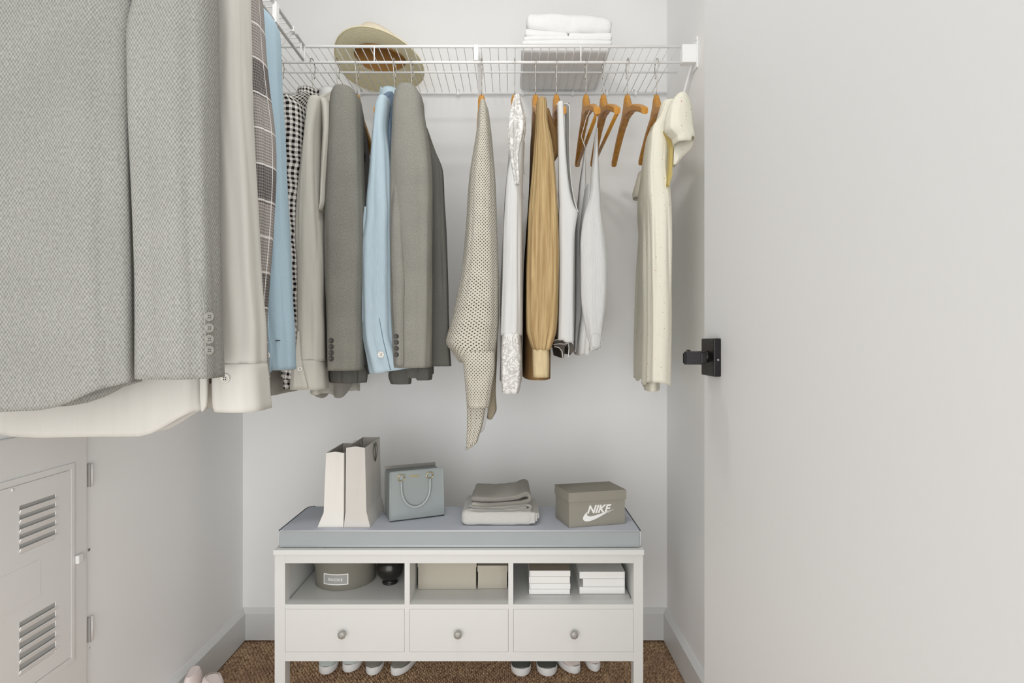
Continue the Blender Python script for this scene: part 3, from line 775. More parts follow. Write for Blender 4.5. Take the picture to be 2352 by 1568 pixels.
g = thing('shirt', 'blue twill shirt with dark buttonhole, last on the left rail', 'shirt', (XF, 1.10, Z(858, 1.1)), 'clothes on the left rail')
Yb = 1.115
sl = loft('sleeve', rowsN([(46, 606, 626), (58, 600, 633), (110, 596, 638), (200, 596, 641), (300, 600, 647), (400, 604, 651), (547, 606, 660), (700, 608, 667), (750, 612, 671), (848, 627, 673)], 1.08, 1.16, 1.12),
     blue_tw, g, p=2.4, n=72, amp=0.0022, nf=3, seed=23, vert=0.5, top=0.012)
loft('body', rowsN([(-60, 420, 500), (-20, 360, 560), (50, 325, 600), (500, 320, 610), (850, 320, 612)], 1.095, 1.145, 1.12), blue_tw, g, p=2.8, n=60, amp=0.003, nf=4, seed=24, dz=0.02)
cf = loft('cuff', rowsN([(690, 603, 617), (760, 604, 622), (800, 606, 628), (848, 610, 626), (858, 614, 618)], 1.078, 1.088, 1.083), blue_tw, sl, n=30, amp=0.0006, top=0.003)
button(cf, 612, 816, 1.0765, 0.0070, btn_white)
box('buttonhole', X(633, 1.079), X(643, 1.079), 1.0775, 1.081, Z(783, 1.079), Z(781, 1.079), thread_shade_m, sl, bev=0.0003)

# ---------------------------------------------------------------- clothes on the back rail, menswear
G = 'clothes on the back rail'
def body_edge(name, hookpx, zh_px, thick, mat, parent, seed, amp=0.004, nf=5, half=0.20, dx=0.0, fl=1.6, **k):
    """garment body hanging across the rail: thin in x, wide in Y, following the hanger's arms"""
    x = X(hookpx, YF) + dx
    h_ = half
    zb_ = zh_px if zh_px < 5 else Z(zh_px, YF - half)
    rows = []
    for z, w_, t_ in ((1.776, 0.045, 0.6), (1.755, 0.085, 0.8), (1.72, 0.145, 0.95), (1.69, 0.185, 1.0), (1.66, 1.0 * h_, 1.0), (1.5, h_, 1.05), (1.25, h_ * 0.98, 1.2), (zb_, h_ * 0.98, fl)):
        hw = thick * t_ / 2
        rows.append((z, x - hw, x + hw, x - hw, x + hw, YF - w_, YF + w_))
    return loft(name, rows, mat, parent, p=2.6, amp=amp, nf=nf, seed=seed, top=0.006, **k)
def collar(name, px, mat, inner, parent, h=0.03):
    x = X(px, YF)
    V, Fc, UV = [], [], []
    n = 24
    for k, (z, r, rx) in enumerate(((1.762, 0.052, 0.030), (1.790, 0.050, 0.028), (1.800, 0.053, 0.030), (1.792, 0.057, 0.033), (1.764, 0.064, 0.038))):
        for j in range(n):
            a = 2 * math.pi * j / n
            V.append((x + math.cos(a) * rx, YF + math.sin(a) * r, z - 0.012 * (math.sin(a) < -0.5)))
            UV.append((j / n * 0.3, z))
    for k in range(4):
        for j in range(n):
            Fc.append((k * n + j, k * n + (j + 1) % n, (k + 1) * n + (j + 1) % n, (k + 1) * n + j))
    return mk(name, V, Fc, mat, parent, smooth=True, uv=UV, mats=[mat, inner], mi=[1] * n + [0] * n * 3)  # inner band painted dark for the shade in the neck

g = thing('shirt', 'stone shirt whose tail hangs lowest at left, behind the gingham shirt', 'shirt', (X(646, YF), YF, 0.93), G)
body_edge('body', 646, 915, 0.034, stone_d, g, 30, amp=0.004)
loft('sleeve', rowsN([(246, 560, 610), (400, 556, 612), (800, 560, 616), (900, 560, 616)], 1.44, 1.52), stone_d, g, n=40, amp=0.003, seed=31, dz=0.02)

g = thing('shirt', 'black and white gingham shirt beside the blue sleeve', 'shirt', (X(718, YF), YF, 0.95), G)
body_edge('body', 718, 893, 0.034, gingham, g, 33, amp=0.005, nf=6)
loft('sleeve', rowsN([(238, 650, 690), (250, 646, 702), (300, 645, 706), (400, 648, 704), (500, 650, 700), (600, 652, 704), (700, 655, 706), (800, 656, 702), (868, 655, 700)], 1.44, 1.54), gingham, g, p=2.3, amp=0.005, nf=4, seed=34)
collar('collar', 714, gingham, thread_shade_m, g)

g = thing('shirt', 'smooth pale stone shirt with buttoned cuff left of the herringbone jacket', 'shirt', (X(775, YF), YF, 0.93), G)
body_edge('body', 775, 916, 0.034, stone, g, 36, amp=0.006, nf=4, hem=lambda th, x, y: 0.012 * math.sin(y * 26))
sl = loft('sleeve', rowsN([(240, 716, 752), (252, 712, 748), (300, 708, 737), (350, 702, 735), (450, 691, 738), (550, 685, 744), (600, 686, 746), (700, 687, 745), (760, 687, 747), (828, 684, 747)], 1.43, 1.53), stone, g, p=2.3, amp=0.0045, nf=2, seed=38, vert=0.6)
loft('sleeve_fold', rowsN([(239, 738, 760), (252, 742, 764), (300, 745, 765), (350, 744, 760), (420, 742, 753), (470, 741, 750), (488, 739, 743)], 1.44, 1.50), stone, sl, p=2.3, n=40, amp=0.002, nf=2, seed=37)
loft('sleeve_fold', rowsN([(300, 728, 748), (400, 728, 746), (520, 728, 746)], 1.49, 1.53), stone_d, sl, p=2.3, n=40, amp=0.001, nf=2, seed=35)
cf = loft('cuff', rowsN([(826, 680, 746), (850, 676, 748), (880, 673, 750), (892, 673, 751)], 1.426, 1.53), stone, sl, p=2.6, n=50, amp=0.0015, nf=3, seed=39, top=0.001)
loft('cuff_flap', rowsN([(762, 684, 688), (820, 678, 692), (860, 674, 700), (892, 672, 708)], 1.418, 1.428), stone, sl, n=30, amp=0.0006, top=0.002)
button(cf, 689, 847, 1.417, 0.0056, btn_white)
collar('collar', 765, white_ct, thread_shade_m, g)

g = thing('blazer', 'dark grey herringbone blazer with four dark cuff buttons, left of the light blue shirt', 'jacket', (X(820, YF), YF, 0.94), G)
loft('back_panel', rowsQ([(232, 800, 806, 840, 846, 1.53, 1.80), (300, 785, 800, 846, 856, 1.50, 1.90), (500, 780, 800, 846, 858, 1.50, 1.90), (850, 775, 800, 846, 858, 1.50, 1.90), (874, 775, 800, 846, 858, 1.50, 1.90)]),
     lining, g, p=2.6, amp=0.003, nf=4, seed=40, top=0.004)
sl = loft('sleeve', rowsN([(216, 770, 818), (224, 765, 824), (245, 762, 828), (300, 759, 830), (400, 754, 833), (500, 750, 836), (600, 749, 836), (700, 752, 831), (849, 755, 831)], 1.43, 1.53), jk_grey, g, p=2.7, amp=0.003, nf=3, seed=41, vert=0.5, thick=0.002)
for py in (782, 796, 810, 823.5): button(sl, 761, py, 1.4305, 0.0066, btn_dark, hole=False)
loft('collar', rowsQ([(210, 800, 812, 806, 816, 1.60, 1.66), (218, 796, 826, 800, 828, 1.58, 1.70), (260, 800, 836, 812, 838, 1.56, 1.72), (340, 812, 838, 820, 840, 1.56, 1.72)]), jk_grey, g, amp=0.0015, seed=42, top=0.004, n=40)
loft('hem_fold', rowsN([(838, 760, 838), (862, 759, 840), (878, 762, 838)], 1.50, 1.56), jk_dark, g, p=2.2, n=80, amp=0.009, nf=3, seed=44, top=0.0)
loft('front_panel', rowsN([(560, 752, 768), (700, 750, 790), (845, 752, 800), (872, 758, 806)], 1.545, 1.60), jk_dark, g, p=2.2, n=60, amp=0.003, nf=3, seed=45, top=0.003)

g = thing('shirt', 'light blue linen shirt with one white cuff button between two grey blazers', 'shirt', (X(906, YF), YF, 0.96), G)
body_edge('body', 906, 855, 0.034, blue_shaded, g, 50, amp=0.004, half=0.17)
loft('body_side', rowsN([(235, 884, 903), (260, 878, 905), (320, 878, 906), (400, 886, 906), (480, 895, 908)], 1.50, 1.54), blue_shaded, g, n=40, amp=0.003, seed=49, top=0.004)  # strip of shirt body beside the sleeve, coloured as if in shade
sl = loft('sleeve', rowsN([(234, 870, 896), (246, 864, 895), (300, 858, 890), (350, 853, 896), (400, 849, 900), (460, 843, 904), (500, 841, 906), (560, 833, 906), (650, 832, 906), (720, 833, 908), (780, 837, 910), (820, 845, 925), (858, 853, 948)], 1.45, 1.52), blue_lt, g, p=2.3, amp=0.0035, nf=3, seed=51,
          hem=lambda th, x, y: 0.016 * max(0, min(1, (x - X(856, 1.48)) / 0.1)))
loft('cuff_fold', rowsN([(478, 838, 848), (520, 834, 848), (600, 831, 846), (740, 833, 848)], 1.47, 1.50), blue_lt, sl, n=30, amp=0.0008, top=0.002)
button(sl, 875, 814, 1.447, 0.0085, btn_white)
tube('cuff_seam', [P(871, 730, 1.4485), P(880, 780, 1.4465), P(891, 825, 1.446), P(897, 850, 1.447)], 0.0007, blue_shaded, sl, 6)
collar('collar', 900, blue_lt, thread_shade_m, g)

g = thing('blazer', 'mid grey blazer, widest and rightmost of the menswear on the back rail', 'jacket', (X(946, YF), YF, 0.95), G)
loft('body', rowsQ([(226, 918, 930, 940, 950, 1.54, 1.80), (250, 912, 962, 960, 982, 1.52, 1.84), (300, 908, 970, 968, 990, 1.51, 1.84), (500, 905, 975, 975, 992, 1.50, 1.84), (850, 905, 985, 982, 998, 1.50, 1.84), (868, 905, 985, 982, 998, 1.50, 1.84)]),
     jk_dark, g, p=2.5, amp=0.003, nf=4, seed=60, top=0.006)
loft('front_panel', rowsQ([(290, 958, 982, 962, 982, 1.53, 1.60), (340, 960, 999, 964, 1000, 1.53, 1.60), (384, 960, 1017, 964, 1014, 1.53, 1.60), (460, 960, 1021, 964, 1018, 1.53, 1.60), (545, 960, 1026, 964, 1022, 1.53, 1.60), (700, 960, 1031, 964, 1026, 1.53, 1.60), (800, 962, 1036, 966, 1030, 1.53, 1.60), (841, 962, 1039, 966, 1033, 1.53, 1.60)]),
     jk_dark, g, p=3.0, n=80, amp=0.0035, nf=3, seed=61, top=0.004, vert=0.5)
sl = loft('sleeve', rowsN([(211, 914, 961), (217, 909, 966), (235, 905, 971), (262, 903, 973), (300, 901, 979), (340, 899, 985), (400, 897, 990), (480, 897, 991), (550, 897, 991), (700, 900, 990), (830, 906, 989), (843, 907, 989)], 1.43, 1.52), jk_grey2, g, p=2.7, amp=0.003, nf=3, seed=63, vert=0.5, thick=0.002)
us = loft('under_sleeve', rowsQ([(r_[0], r_[1], r_[2], r_[1] + 2, r_[2] + 2, r_[3], r_[3] + 0.03) for r_ in ((380, 902, 918, 1.445), (460, 899, 920, 1.430), (520, 897, 922, 1.422), (600, 897, 926, 1.418), (655, 899, 928, 1.416), (700, 900, 926, 1.415), (780, 904, 926, 1.415), (840, 906, 926, 1.415))]), jk_grey2, sl, p=2.3, n=40, amp=0.0012, nf=2, seed=64, top=0.004)
for py in (772, 786, 800, 814): button(us, 911, py, 1.4165, 0.0062, btn_dark, hole=False)
for a, b_, c0, sd in ((893, 946, 881, 65), (953, 991, 872, 66)):
    loft('hem_fold', rowsN([(840, a + 4, b_), (862, a, b_ + 1), (c0, a + 6, b_ - 1)], 1.50, 1.55), jk_dark, g, p=2.2, n=60, amp=0.004, nf=2, seed=sd, top=0.0)

# ---------------------------------------------------------------- womenswear
g = thing('sweater', 'cream openwork net sweater with pointed trailing hem', 'sweater', (X(1106, YF), YF, 0.75), G)
loft('body', rowsN([(240, 1101, 1118), (250, 1098, 1122), (300, 1093, 1128), (350, 1085, 1132), (400, 1077, 1136), (500, 1070, 1140), (600, 1061, 1144), (650, 1053, 1146), (720, 1039, 1146), (770, 1025, 1143), (788, 1022, 1141), (812, 1040, 1138), (832, 1054, 1135)], 1.47, 1.60, 1.50), net_m, g, p=2.4, n=90, amp=0.003, nf=3, seed=70, vert=0.5,
     hem=lambda th, x, y: 0.0)
loft('inner_layer', rowsN([(262, 1106, 1114), (300, 1100, 1122), (400, 1086, 1129), (600, 1072, 1136), (720, 1055, 1138), (785, 1042, 1134), (826, 1062, 1128)], 1.52, 1.60, 1.55), knit_in, g, p=2.3, n=48, amp=0.002, nf=3, seed=71, top=0.004)
loft('rib_cuff', rowsN([(808, 1060, 1136), (840, 1064, 1136), (880, 1068, 1130), (935, 1073, 1122)], 1.46, 1.52, 1.48), net_m, g, p=2.6, n=60, amp=0.0015, nf=4, seed=72, top=0.002)
loft('side_panel', rowsN([(700, 1118, 1146), (800, 1118, 1142), (900, 1112, 1139), (940, 1110, 1141), (962, 1122, 1130)], 1.55, 1.58, 1.56), knit_in, g, p=2.4, n=40, amp=0.002, nf=3, seed=73, top=0.002)
loft('hem_point', rowsN([(900, 1070, 1118), (940, 1073, 1114), (975, 1073, 1108), (1000, 1072, 1100), (1020, 1071, 1092), (1031, 1070, 1074)], 1.50, 1.53, 1.515), net_m, g, p=2.4, n=40, amp=0.0015, nf=3, seed=74, top=0.002)
loft('hem_lining', rowsN([(930, 1100, 1121), (950, 1100, 1119), (985, 1100, 1112), (992, 1102, 1106)], 1.53, 1.545, 1.537), white_ct, g, p=2.4, n=30, amp=0.001, nf=3, seed=75, top=0.002)

g = thing('blouse', 'white blouse with lace shoulder and scrollwork lace hem left of the tan shirt', 'blouse', (X(1182, YF), YF, 0.93), G)
body_rows = [(228, 1178, 1192, 1180, 1192, 1.56, 1.70), (262, 1172, 1200, 1174, 1192, 1.52, 1.80), (330, 1168, 1200, 1170, 1190, 1.50, 1.86), (430, 1157, 1198, 1166, 1192, 1.50, 1.88), (600, 1148, 1199, 1160, 1194, 1.50, 1.88), (780, 1144, 1200, 1158, 1194, 1.50, 1.88), (880, 1142, 1200, 1158, 1196, 1.50, 1.88)]
loft('body', rowsQ(body_rows), white_ct, g, p=2.6, amp=0.004, nf=4, seed=80, top=0.006)
loft('lace_shoulder', rowsN([(230, 1180, 1196), (250, 1174, 1200), (275, 1170, 1207), (300, 1167, 1207), (320, 1169, 1203), (345, 1171, 1196), (380, 1176, 1192), (420, 1184, 1192), (430, 1186, 1192)], 1.44, 1.50), lace, g, p=2.2, n=60, amp=0.004, nf=4, seed=81, vert=0.15)
sl = loft('sleeve', rowsN([(330, 1180, 1204), (400, 1166, 1200), (450, 1162, 1197), (500, 1160, 1197), (600, 1158, 1198), (700, 1155, 1198), (770, 1153, 1197)], 1.45, 1.52), white_ct, g, p=2.3, n=60, amp=0.004, nf=3, seed=83, vert=0.5)
loft('lace_cuff', rowsN([(766, 1153, 1196), (820, 1151, 1198), (880, 1152, 1196), (901, 1154, 1191)], 1.446, 1.522), lace, sl, p=2.4, n=60, amp=0.003, nf=4, seed=84, top=0.001, vert=0.2)
for s, (a, b_) in enumerate((((1192, 392), (1203, 455)), ((1201, 360), (1205, 400)))):
    V = [P(*a, 1.50)]
    tube('lace_tie', [P(a[0], a[1], 1.50), P((a[0] + b_[0]) / 2 - 1, (a[1] + b_[1]) / 2, 1.495), P(b_[0], b_[1], 1.495)], 0.0018, lace, sl, 6)

g = thing('shirt', 'tan rustic linen shirt with gathered sleeve and pale cuff', 'shirt', (X(1230, YF), YF, 0.94), G)
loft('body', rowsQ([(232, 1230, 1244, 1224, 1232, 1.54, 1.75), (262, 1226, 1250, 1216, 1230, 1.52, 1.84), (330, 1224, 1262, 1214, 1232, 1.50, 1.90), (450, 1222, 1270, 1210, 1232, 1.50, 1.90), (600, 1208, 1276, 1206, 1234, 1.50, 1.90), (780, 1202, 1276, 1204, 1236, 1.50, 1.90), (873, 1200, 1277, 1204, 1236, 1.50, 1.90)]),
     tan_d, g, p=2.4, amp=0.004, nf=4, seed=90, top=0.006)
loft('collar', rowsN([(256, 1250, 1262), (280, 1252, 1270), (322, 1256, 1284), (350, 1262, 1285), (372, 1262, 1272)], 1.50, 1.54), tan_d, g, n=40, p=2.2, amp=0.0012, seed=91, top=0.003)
sl = loft('sleeve', rowsN([(240, 1232, 1255), (250, 1232, 1256), (285, 1231, 1257), (330, 1229, 1266), (400, 1224, 1274), (500, 1216, 1280), (600, 1213, 1283), (700, 1212, 1281), (760, 1212, 1276), (785, 1218, 1268), (803, 1224, 1261)], 1.43, 1.51), tan, g, p=2.6, n=100, amp=0.0048, nf=5, seed=92, vert=0.6)
loft('cuff', rowsN([(802, 1223, 1260), (830, 1223, 1261), (865, 1224, 1260)], 1.432, 1.50), cloth('tan_linen_cuff', (214, 194, 154), 0.85, 0.08, (30, 3, 1), 0.5), sl, p=3.2, n=40, amp=0.0006, top=0.001)

g = thing('tank_top', 'plain white sleeveless top with deep bound armhole right of the tan shirt', 'top', (X(1278, YF), YF, 0.99), G)
Yt = 1.50
loft('body', rowsN([(478, 1284, 1324), (490, 1281, 1326), (540, 1283, 1320), (600, 1284, 1318), (700, 1283, 1317), (780, 1281, 1317)], 1.47, 1.86, 1.49), white_ct, g, p=2.3, n=80, amp=0.0025, nf=3, seed=100, top=0.003)
fp = loft('front_panel', rowsN([(238, 1280, 1294), (300, 1281, 1297), (380, 1282, 1302), (440, 1283, 1309), (475, 1284, 1319), (488, 1283, 1327), (505, 1283, 1324), (545, 1283, 1319), (600, 1284, 1318), (700, 1283, 1317), (781, 1281, 1317)], 1.460, 1.492, 1.475), white_ct, g, p=3, n=40, amp=0.0008, seed=101, top=0.002, hem=lambda th, x, y: -0.006 * (x > X(1296, 1.47)))
loft('back_panel', rowsN([(238, 1288, 1308), (300, 1296, 1308), (380, 1300, 1309), (440, 1306, 1314), (480, 1314, 1322), (489, 1320, 1327)], 1.50, 1.512, 1.505), cloth('white_cotton_shaded', (150, 148, 144), 0.9, 0.04), g, p=3, n=40, amp=0.0006, seed=102, top=0.002)  # white cotton coloured grey for the shade inside the armhole
tube('armhole_binding', [P(1279, 240, 1.474), P(1282, 237, 1.474), P(1293, 238, 1.474), P(1296, 262, 1.474), P(1297, 310, 1.474), P(1299, 350, 1.474), P(1302, 400, 1.474), P(1308, 445, 1.474), P(1315, 470, 1.474), P(1326, 487, 1.474)], 0.0016, edging_m, g, 8)
tube('armhole_binding', [P(1295, 238, 1.50), P(1302, 237, 1.50), P(1308, 243, 1.50), P(1308, 320, 1.50), P(1309, 380, 1.50), P(1312, 420, 1.498), P(1318, 455, 1.494), P(1324, 476, 1.488), P(1328, 487, 1.48)], 0.0014, edging_m, g, 8)
# folded hem seen from the side: two hanging turns of cloth
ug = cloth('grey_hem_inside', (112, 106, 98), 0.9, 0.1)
for (L_r, nm, mm) in (([(1270, 782), (1285, 778), (1300, 779), (1311, 784), (1317, 790)], 'hem_turn', edging_m), ([(1271, 791), (1285, 789), (1297, 790), (1306, 787)], 'hem_turn', edging_m),
                  ([(1273, 795), (1284, 798), (1291, 806), (1293, 822)], 'hem_turn', edging_m), ([(1306, 788), (1307, 800), (1306, 812), (1305, 820)], 'hem_turn', edging_m)):
    tube(nm, [P(a, b_, 1.53) for a, b_ in L_r], 0.0014, mm, g, 6)
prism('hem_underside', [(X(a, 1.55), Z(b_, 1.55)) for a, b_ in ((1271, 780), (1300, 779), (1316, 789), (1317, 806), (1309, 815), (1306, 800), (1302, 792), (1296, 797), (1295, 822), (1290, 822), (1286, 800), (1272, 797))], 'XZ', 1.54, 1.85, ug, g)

g = thing('camisole', 'white crinkled camisole on thin straps, the shortest garment near the empty hangers', 'top', (X(1346, YF), YF, 0.99), G)
loft('body', rowsQ([(420, 1346, 1370, 1330, 1344, 1.49, 1.80), (470, 1338, 1378, 1326, 1344, 1.48, 1.86), (520, 1332, 1385, 1322, 1342, 1.47, 1.87), (560, 1332, 1391, 1320, 1342, 1.47, 1.87), (620, 1334, 1394, 1320, 1342, 1.47, 1.87), (700, 1334, 1391, 1320, 1342, 1.47, 1.87), (760, 1326, 1384, 1318, 1342, 1.47, 1.87), (806, 1322, 1380, 1316, 1340, 1.47, 1.87)]),
     white_cr, g, p=2.4, n=96, amp=0.0045, nf=4, seed=110, top=0.004, hem=lambda th, x, y: -0.012 * (1 if x < X(1350, 1.5) else -0.2))
loft('cup', rowsN([(300, 1369, 1371), (350, 1364, 1373), (400, 1358, 1376), (450, 1354, 1379), (500, 1340, 1384), (560, 1333, 1391), (620, 1334, 1395), (700, 1336, 1392), (760, 1346, 1384), (800, 1352, 1380)], 1.455, 1.50, 1.475), white_cr, g, p=2.4, n=40, amp=0.0012, nf=3, seed=111, top=0.001)
loft('cup', rowsN([(344, 1343, 1346), (380, 1338, 1346), (420, 1332, 1347), (470, 1327, 1350), (520, 1323, 1352), (620, 1322, 1346), (700, 1322, 1344), (808, 1318, 1344)], 1.56, 1.60, 1.57), white_cr, g, p=2.4, n=40, amp=0.0012, nf=3, seed=112, top=0.001)
tube('strap', [P(1345, 345, 1.56), P(1343, 335, 1.555), P(1338, 322, 1.555), P(1335, 314, 1.58), P(1347, 270, 1.56), P(1354, 256, 1.555), P(1357, 239, 1.555), P(1361, 236, 1.56), P(1366, 239, 1.56), P(1365, 262, 1.60)], 0.0011, white_ct, g, 6)
tube('strap', [P(1370, 302, 1.485), P(1371, 262, 1.475), P(1371, 246, 1.475), P(1373, 240, 1.48)], 0.0011, white_ct, g, 6)
loft('hem_curl', rowsN([(762, 1360, 1372), (770, 1356, 1381), (785, 1353, 1383), (800, 1352, 1376), (806, 1352, 1360)], 1.455, 1.49, 1.47), cloth('camisole_inside', (206, 206, 202), 0.9), g, p=2.2, n=40, amp=0.0006, top=0.003)
tube('hem_curl_edge', [P(1352, 806, 1.454), P(1353, 785, 1.453), P(1357, 770, 1.453), P(1364, 763, 1.453), P(1374, 768, 1.453), P(1382, 778, 1.453), P(1381, 790, 1.453), P(1370, 800, 1.453), P(1353, 806, 1.453)], 0.0007, white_cr, g, 6)

g = thing('dress', 'cream dress with tiny coloured specks and cap sleeves, rightmost garment', 'dress', (X(1508, YF), YF, 0.91), G)
loft('body', rowsQ([(229, 1522, 1570, 1512, 1518, 1.485, 1.58), (245, 1516, 1568, 1504, 1516, 1.48, 1.64), (265, 1507, 1556, 1498, 1510, 1.478, 1.70), (287, 1489, 1550, 1480, 1502, 1.475, 1.80), (330, 1484, 1548, 1468, 1500, 1.47, 1.88), (380, 1481, 1546, 1462, 1500, 1.47, 1.88), (430, 1481, 1554, 1460, 1496, 1.47, 1.88), (475, 1484, 1557, 1463, 1494, 1.47, 1.88), (600, 1486, 1558, 1458, 1492, 1.47, 1.88), (750, 1488, 1557, 1453, 1490, 1.47, 1.88), (884, 1486, 1555, 1451, 1488, 1.47, 1.88)]),
     dress_m, g, p=3.2, n=130, amp=0.0055, nf=7, seed=120, top=0.006, vert=0.9, hem=lambda th, x, y: -0.006 * math.sin((x + y) * 40))
loft('hem_layer', rowsQ([(780, 1500, 1522, 1482, 1510, 1.52, 1.80), (899, 1478, 1520, 1478, 1510, 1.52, 1.80)]), dress_m, g, p=2.4, n=50, amp=0.003, nf=3, seed=121, top=0.002)
loft('cap_sleeve', rowsN([(226, 1548, 1576), (234, 1540, 1582), (260, 1532, 1588), (300, 1528, 1592), (318, 1546, 1594), (332, 1548, 1594)], 1.40, 1.46, 1.43), dress_m, g, p=2.4, n=60, amp=0.002, nf=3, seed=123, top=0.006,
     hem=lambda th, x, y: 0.012 if x > X(1580, 1.43) else 0.0)
loft('cap_sleeve_underside', rowsN([(318, 1550, 1594), (340, 1548, 1588), (360, 1547, 1568), (380, 1546, 1553)], 1.445, 1.47, 1.455), dress_m, g, p=2.2, n=40, amp=0.001, seed=124, top=0.002)
prism('sleeve_opening', [(X(a, 1.46), Z(b_, 1.46)) for a, b_ in ((1525, 300), (1537, 304), (1545, 313), (1545, 330), (1543, 370), (1542, 405), (1535, 429), (1532, 425), (1536, 380), (1538, 340), (1534, 320))], 'XZ', 1.452, 1.472, dress_in, g)
loft('cap_sleeve', rowsN([(398, 1466, 1482), (425, 1459, 1484), (446, 1453, 1486), (456, 1455, 1480)], 1.84, 1.90, 1.87), dress_m, g, p=2.2, n=36, amp=0.001, seed=125, top=0.004)

# ---------------------------------------------------------------- straw hat on the shelf
hc = Vector((X(873, 1.85), 1.85, ZD + 0.048))
hat = thing('sun_hat', 'straw sun hat lying on the back wire shelf', 'hat', (hc.x, hc.y, ZD), None)
def hat_mesh():
    n, m_ = 96, 14
    V, Fc = [], []
    for i in range(m_ + 1):
        t = i / m_
        for j in range(n):
            a = 2 * math.pi * j / n
            ca, sa = math.cos(a), math.sin(a)           # sa = -1 faces the viewer
            rx = 0.082 + (0.142 - 0.082) * t; ry = 0.074 + (0.148 - 0.074) * t
            x = hc.x + rx * ca; y = hc.y + ry * sa
            lift = 0.020 * t ** 1.6 * (0.5 - 0.5 * sa) ** 1.5 * (1 - 0.42 * ca) - 0.048 * t * (0.5 + 0.5 * sa) - 0.008 * t * (1 - abs(sa))
            z = hc.z + lift - 0.0 + 0.018 * (-sa) * (1 - t) * 0.4 - 0.012 * ca * (0.5 - 0.5 * sa)
            V.append((x, y, z))
    for i in range(m_):
        for j in range(n):
            j2 = (j + 1) % n
            Fc.append((i * n + j, (i + 1) * n + j, (i + 1) * n + j2, i * n + j2))
    b_ = mk('brim', V, Fc, straw, hat, smooth=True)
    s_ = b_.modifiers.new('t', 'SOLIDIFY'); s_.thickness = 0.0035; s_.offset = 1
    tube('brim_edge', [V[m_ * n + j] for j in range(0, n, 2)] + [V[m_ * n]], 0.0022, straw, b_, 6)
    inner = V[:n]
    VV, FF = [], []
    prof = [(1.0, 0.0), (0.98, 0.022), (0.94, 0.046), (0.86, 0.066), (0.70, 0.077), (0.40, 0.076), (0.02, 0.066)]
    for k, (s, h_) in enumerate(prof):
        for j in range(n):
            v = inner[j]
            VV.append((hc.x + (v[0] - hc.x) * s, hc.y + (v[1] - hc.y) * s, v[2] + h_ - 0.12 * h_ * (v[0] - hc.x) / 0.08))
    for k in range(len(prof) - 1):
        for j in range(n):
            j2 = (j + 1) % n
            FF.append((k * n + j, (k + 1) * n + j, (k + 1) * n + j2, k * n + j2))
    cr = mk('crown', VV, FF, straw_pale, hat, smooth=True)
    V2 = [(hc.x + (v[0] - hc.x) * 0.975, hc.y + (v[1] - hc.y) * 0.975, v[2] - 0.003) for i, v in enumerate(VV)]
    mk('crown_lining', V2, FF, straw_in, cr, smooth=True)
hat_mesh()

# ---------------------------------------------------------------- linens on the shelf
def slab(name, x0, x1, y0, y1, z0, z1, mat, parent=None, r=0.01, nz_=0.003, seed=0, top_fn=None, res=0.006, bot_fn=None, sc_=14):
    nx, ny, nzz = max(4, int((x1 - x0) / res)), max(4, int((y1 - y0) / res)), max(3, int((z1 - z0) / 0.004))
    bm = bmesh.new(); vs = {}
    def vert(i, j, k):
        key = (i, j, k)
        if key in vs: return vs[key]
        x = x0 + (x1 - x0) * i / nx; y = y0 + (y1 - y0) * j / ny; z = z0 + (z1 - z0) * k / nzz
        rr = min(r, (z1 - z0) / 2 * 0.98, (x1 - x0) / 2.1, (y1 - y0) / 2.1)
        cx_ = min(max(x, x0 + rr), x1 - rr); cy_ = min(max(y, y0 + rr), y1 - rr); cz_ = min(max(z, z0 + rr), z1 - rr)
        dd = Vector((x - cx_, y - cy_, z - cz_))
        if dd.length > 1e-9: dd = dd.normalized() * rr
        p_ = Vector((cx_, cy_, cz_)) + dd
        nn = noise.noise(Vector((p_.x * sc_ + seed * 5, p_.y * sc_, p_.z * sc_ * 1.6 + seed)))
        n2 = noise.noise(Vector((p_.x * sc_ * 3.5 + seed, p_.y * sc_ * 3.5, p_.z * sc_ * 5)))
        p_ += (dd.normalized() if dd.length > 1e-9 else Vector((0, 0, 1))) * (nn * nz_ + n2 * nz_ * 0.35)
        kz = (p_.z - z0) / (z1 - z0)
        if top_fn: p_.z += top_fn(min(1, max(0, (p_.x - x0) / (x1 - x0)))) * max(0, kz)
        if bot_fn: p_.z += bot_fn(min(1, max(0, (p_.x - x0) / (x1 - x0)))) * max(0, 1 - kz)
        v = bm.verts.new(p_); vs[key] = v; return v
    for k in (0, nzz):
        for i in range(nx):
            for j in range(ny): bm.faces.new((vert(i, j, k), vert(i + 1, j, k), vert(i + 1, j + 1, k), vert(i, j + 1, k)))
    for j in (0, ny):
        for i in range(nx):
            for k in range(nzz): bm.faces.new((vert(i, j, k), vert(i + 1, j, k), vert(i + 1, j, k + 1), vert(i, j, k + 1)))
    for i in (0, nx):
        for j in range(ny):
            for k in range(nzz): bm.faces.new((vert(i, j, k), vert(i, j + 1, k), vert(i, j + 1, k + 1), vert(i, j, k + 1)))
    bmesh.ops.recalc_face_normals(bm, faces=bm.faces)
    uv = [(v.co.x, v.co.y + v.co.z) for v in bm.verts]
    return from_bm(bm, name, mat, parent, None if parent else ((x0 + x1) / 2, (y0 + y1) / 2, z0), smooth=True, uv=uv)
zs = ZD + 0.002
Yl = 1.715
def zl(py): return Z(py, Yl)
LG = 'white bedding stacked on the shelf'
